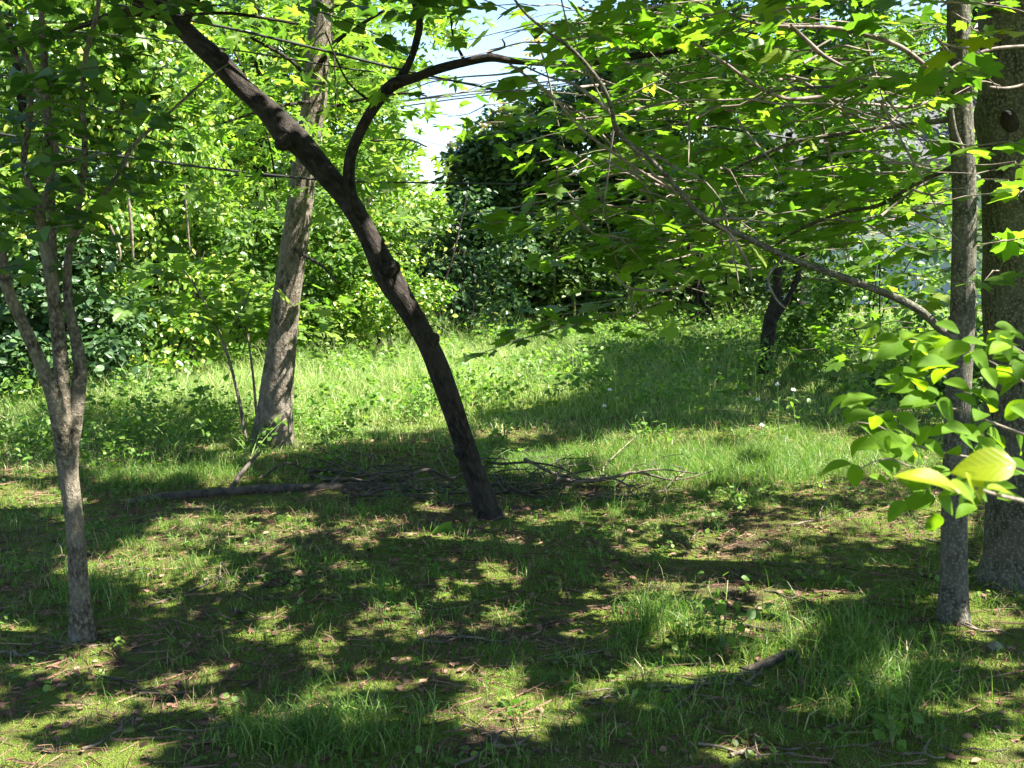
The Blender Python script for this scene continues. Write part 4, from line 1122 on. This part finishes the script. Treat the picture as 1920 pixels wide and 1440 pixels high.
# ------------------------------------------------------------------ wild flowers, seed stalks and weeds
rng = np.random.default_rng(51)
for px, py, top, hd in ((1462, 842, 722, 1), (1494, 828, 732, 1), (1470, 838, 745, 0), (1425, 800, 750, 1), (1428, 830, 798, 1), (1145, 790, 732, 1), (1135, 800, 762, 1), (1168, 805, 770, 0), (1382, 745, 726, 1)):
    b = gnd(px, py); Y = b[1]; t = at(px - 2 + rng.normal(0, 3), top, Y)
    o = thing("wild_flower", b, "slender wild flower stalk with a small white head standing in the meadow" if hd else "slender leafy stalk without a flower head in the meadow", "wild flower", "white wild flowers in the meadow" if hd else "flowerless stalks in the meadow")
    MB().add(*tube(np.array([[*b, .004], [*((b + t) / 2 + rng.normal(0, .008, 3)), .0035], [*t, .002]]), 6, .03)).build("stalk", M['stem'], o, True)
    cen = b + (t - b) * rng.uniform(.15, .85, 7)[:, None]
    foliage(o, "leaves", LANCE, clumps(rng, cen, 1, .004, .05, up=.3, rand=.5), M['weed'])
    if hd:
        d = nrm(rng.normal(0, 1, (26, 3))); d[:, 2] = np.abs(d[:, 2])
        MB().add(*put(SMALL, (np.repeat(t[None], 26, 0), d, np.cross(d, [.3, .5, 1]), np.full(26, .022)))).build("flower_head", M['petal'], o)
for px, py, top in ((1495, 690, 625), (1505, 695, 620), (1512, 692, 618), (1520, 690, 630), (1588, 640, 585), (1592, 640, 590), (880, 660, 590), (872, 655, 600), (690, 640, 590), (650, 650, 600), (620, 660, 610), (740, 640, 590)):
    b = gnd(px, py); Y = b[1]; t = at(px + rng.normal(0, 4), top, Y); k_ = t + [.05 * rng.choice([-1, 1]), 0, .01]
    o = thing("seed_stalk", b, "tall straw coloured seed stalk nodding above the back of the meadow", "seed stalk", "seed stalks at the back of the meadow")
    MB().add(*tube(np.array([[*b, .005], [*((b + t) / 2), .004], [*t, .003], [*k_, .002], [*(k_ + [.01, 0, -.06]), .002]]), 6, .03)).build("stalk", M['straw'], o, True)
    cen = np.concatenate([t + (k_ - t) * rng.random((6, 1)), b + (t - b) * rng.uniform(.3, 1, 12)[:, None]])
    MB().add(*put(SMALL, clumps(rng, cen, 3, .012, .035, up=.2, rand=.6))).build("seed_head", M['straw'], o)
WEEDS = [(620, 862, .32, 34, "leafy weed clump right of the sunlit tree's foot"), (470, 870, .25, 26, "leafy weed clump directly before the sunlit tree's foot"), (945, 835, .30, 40, "broad leafy weed clump in the meadow right of the leaning trunk"),
         (905, 882, .22, 24, "weed clump sprouting among the dead branches by the leaning trunk"), (330, 850, .32, 40, "weed clump in the shade left of the sunlit tree"), (230, 850, .3, 34, "weed clump just right of the many stemmed tree"),
         (60, 850, .34, 40, "weed clump in the shade left of the many stemmed tree"), (1355, 1205, .24, 16, "single upright weed on the lawn between the leaning tree and slim maple"), (1215, 835, .22, 26, "low weed clump in the meadow before the white flowers"),
         (1640, 790, .4, 40, "dark leafy weed clump behind the foreground sapling"), (1540, 740, .4, 40, "dark weed clump right of the small dark tree"), (1670, 1392, .10, 9, "small pale leaved seedling at the lower right corner of the lawn"), (1380, 955, .14, 14, "little weed in the shaded lawn below the sunny strip")]
for px, py, hgt, n_, lab in WEEDS:
    b = gnd(px, py)
    o = thing("weed_plant", b, lab, "weed")
    st = MB(); cen = []
    for q in range(max(3, n_ // 6)):
        e = b + np.array([rng.normal(0, hgt * .5), rng.normal(0, hgt * .5), hgt * rng.uniform(.6, 1.1)])
        st.add(*tube(np.array([[*b, .004], [*((b + e) / 2 + [0, 0, .03]), .003], [*e, .0015]]), 5, .05)); cen += [b + (e - b) * s_ for s_ in np.linspace(.35, 1, 6)]
    st.build("stems", M['stem'], o, True)
    foliage(o, "leaves", OVATE, clumps(rng, np.array(cen), 2, .035, .055 * (.6 + hgt), up=.9, rand=.35, droop=.1, flat=.5), M['weed'])
b = gnd(826, 1012)
o = thing("fallen_leaf", b, "green lobed maple leaf lying on the ground left of the leaning tree's foot", "leaf")
MB().add(*put(MAPLE, (np.array([b + [0, 0, .05], b + [.03, .01, .03]]), np.array([[.2, .2, -.55], [-.8, .1, -.3]]), np.array([[.1, -1, .5], [0, -.6, 1]]), np.array([.12, .10])))).build("blade", M['weed'], o)
MB().add(*tube(np.array([[*(b + [0, 0, .05]), .0018], [*(b + [.03, .02, .06]), .0016], [*(b + [.07, .02, .02]), .0014]]), 5, .02)).build("stalk", M['stem'], o)

# ------------------------------------------------------------------ leafy sapling close to the camera at the right
rng = np.random.default_rng(61)


def T_near(w=.36, droop=.22, fold=.10):
    ys = np.linspace(0, 1, 10); V = []; F = []
    prof = np.sin(PI * ys ** .82) ** .8 * (1 - .25 * ys); prof[0] = .03; prof[-1] = 0.0
    us = np.linspace(-1, 1, 7)
    for y, k in zip(ys, prof):
        for u in us:
            V.append((u * w * k, y, -droop * y * y + fold * abs(u) * k + .012 * math.sin(9 * y + 3 * u)))
    for i in range(9):
        for j in range(6):
            a = i * 7 + j
            F.append((a, a + 1, a + 8, a + 7))
    return np.array(V, float), np.array(F)


NEAR = [T_near(.34, .2, .10), T_near(.38, .35, .06), T_near(.32, .1, .16)]
YN = 2.05
sap = thing("leafy_sapling", (1.12, 2.05, 0), "young sapling with large bright oval leaves close to the camera, before the slim maple", "sapling")
TW = [[(2010, 1180, 14), (1985, 1000, 12), (1965, 850, 10), (1950, 700, 8), (1945, 560, 6)],
      [(1960, 830, 7), (1880, 800, 5), (1800, 770, 4), (1740, 760, 4), (1660, 770, 3), (1580, 755, 2)], [(1968, 900, 7), (1880, 870, 5), (1780, 850, 4), (1700, 830, 4), (1650, 800, 3), (1600, 790, 2)],
      [(1955, 740, 6), (1860, 680, 4), (1780, 650, 4), (1700, 655, 3), (1600, 650, 2)], [(1975, 960, 7), (1880, 930, 5), (1800, 910, 4), (1720, 880, 3), (1660, 860, 3), (1610, 880, 2)], [(1955, 690, 5), (1900, 650, 4), (1860, 640, 3)]]
w_ = MB()
for q, p in enumerate(TW): w_.add(*tube(pxpath(p, YN, (0, .15, -.1, .3, -.2, .1)[q]), 8, .02, .05, q))
w_.build("stem", M['twig'], sap, True)
# base px, tip px, normal tilt, depth, shape
LV = [(1640, 745, 1512, 752, .3), (1590, 742, 1552, 760, .3), (1634, 745, 1600, 768, -.1), (1700, 640, 1595, 650, .2), (1706, 640, 1640, 655, .5), (1640, 645, 1690, 628, .2), (1716, 632, 1780, 628, .2), (1760, 640, 1690, 668, .9), (1720, 655, 1755, 672, .9),
      (1800, 640, 1862, 640, .5), (1830, 655, 1800, 672, .9), (1780, 640, 1730, 622, .2), (1720, 700, 1640, 690, .3), (1740, 695, 1672, 705, .2), (1790, 690, 1700, 675, .3), (1788, 690, 1740, 708, .6), (1700, 708, 1780, 712, .4), (1720, 700, 1800, 668, .2),
      (1660, 705, 1720, 732, 1.0), (1715, 730, 1655, 718, 1.1), (1718, 725, 1755, 755, 1.2), (1750, 745, 1676, 756, .9), (1752, 748, 1738, 720, .8), (1770, 715, 1830, 735, .8), (1820, 665, 1880, 710, 1.4), (1866, 625, 1925, 680, 1.5), (1850, 640, 1900, 618, .3),
      (1755, 755, 1812, 800, 1.4), (1825, 730, 1880, 742, .3), (1840, 740, 1872, 778, 1.2), (1640, 775, 1572, 785, .3), (1645, 778, 1690, 822, 1.4), (1640, 778, 1635, 806, 1.0), (1785, 802, 1735, 812, .9), (1790, 800, 1850, 815, .9), (1850, 812, 1895, 842, 1.0),
      (1845, 818, 1855, 850, 1.2), (1905, 818, 1930, 848, 1.3), (1700, 832, 1575, 838, .6), (1660, 830, 1665, 852, .7), (1705, 830, 1750, 850, .9), (1730, 828, 1772, 855, .8), (1770, 850, 1800, 838, .7), (1800, 820, 1850, 842, .8),
      (1597, 870, 1522, 890, .3), (1597, 870, 1610, 915, 1.5), (1700, 895, 1740, 912, .5), (1690, 890, 1745, 900, .4), (1755, 935, 1670, 950, .9), (1758, 930, 1810, 965, 1.2), (1700, 940, 1675, 965, .6), (1750, 962, 1752, 1012, 1.5), (1900, 880, 1850, 872, .5),
      (1830, 920, 1925, 905, .6), (1880, 860, 1935, 885, .8), (1905, 690, 1870, 700, .4), (1895, 760, 1940, 790, 1.1), (1870, 935, 1920, 925, .5), (1780, 880, 1735, 888, .6)]
mbs = [MB() for _ in NEAR]
for q, (x0, y0, x1, y1, ti) in enumerate(LV):
    Y = YN + rng.normal(0, .12)
    a = at(x0, y0, Y); e = at(x1, y1, Y + rng.normal(-.02, .05))
    ln = np.linalg.norm(e - a); ax = (e - a) / ln
    if ln < .055: ln = .055 + rng.random() * .015
    ln = min(ln * .8, .068 + .018 * rng.random())
    no = np.array([rng.normal(0, .15), -ti * .85, 1.0])
    mbs[q % 3].add(*put(NEAR[q % 3], (a[None], ax[None], no[None], np.array([ln * 1.06]))))
for p in TW[1:]:                                # smaller leaves filling in along the twigs
    for q in range(15):
        u = rng.uniform(.12, 1) * (len(p) - 1); k_ = min(int(u), len(p) - 2); f_ = u - k_
        qx = p[k_][0] + (p[k_ + 1][0] - p[k_][0]) * f_; qy = p[k_][1] + (p[k_ + 1][1] - p[k_][1]) * f_ + rng.normal(0, 20)
        a = at(qx, qy, YN + rng.normal(.05, .15))
        ax = nrm(np.array([rng.normal(-.3, 1), rng.normal(-.3, .6), rng.normal(-.25, .4)])); no = np.array([rng.normal(0, .3), -rng.uniform(0, 1.1), 1.0])
        mbs[q % 3].add(*put(NEAR[q % 3], (a[None], ax[None], no[None], np.array([rng.uniform(.038, .066)]))))
for q in range(3): mbs[q].build("leaves", M['near'], sap, True)
yl = MB()
for x0, y0, x1, y1, ti, Y, ty in ((1800, 925, 1688, 872, .25, 1.22, 0), (1905, 872, 1795, 868, 1.1, 1.2, 1), (1812, 885, 1845, 940, .9, 1.2, 2), (1850, 915, 1905, 920, .2, 1.25, 0), (1780, 905, 1850, 938, .4, 1.24, 1)):
    a = at(x0, y0, Y); e = at(x1, y1, Y); ln = np.linalg.norm(e - a)
    yl.add(*put(NEAR[ty], (a[None], ((e - a) / ln)[None], np.array([[.05, -ti, 1.0]]), np.array([ln]))))
yl.build("young_leaves", M['yellow'], sap, True)
MB().add(*tube(pxpath([(1990, 960, 12, 1.5), (1920, 940, 9, 1.35), (1870, 928, 7, 1.25), (1830, 915, 5, 1.2)], 1.3), 8, .02)).build("twig", M['twig'], sap, True)
# young maple leaves high at the right edge
ym = thing("maple_twig", at(1900, 70, 2.9), "bright yellow green maple leaves high before the thick trunk, on a drooping twig", "branch")
pth = pxpath([(1990, 30, 6), (1930, 55, 4), (1880, 66, 3), (1835, 68, 2)], 2.9)
MB().add(*tube(pth, 6, .02)).build("twig", M['twig'], ym, True)
L_, _ = spray(rng, at(1915, 58, 2.9), (-1, .1, -.05), .13, .05, .075, tilt=.12)
foliage(ym, "leaves", MAPLE, L_, M['yellow'], sky=False)
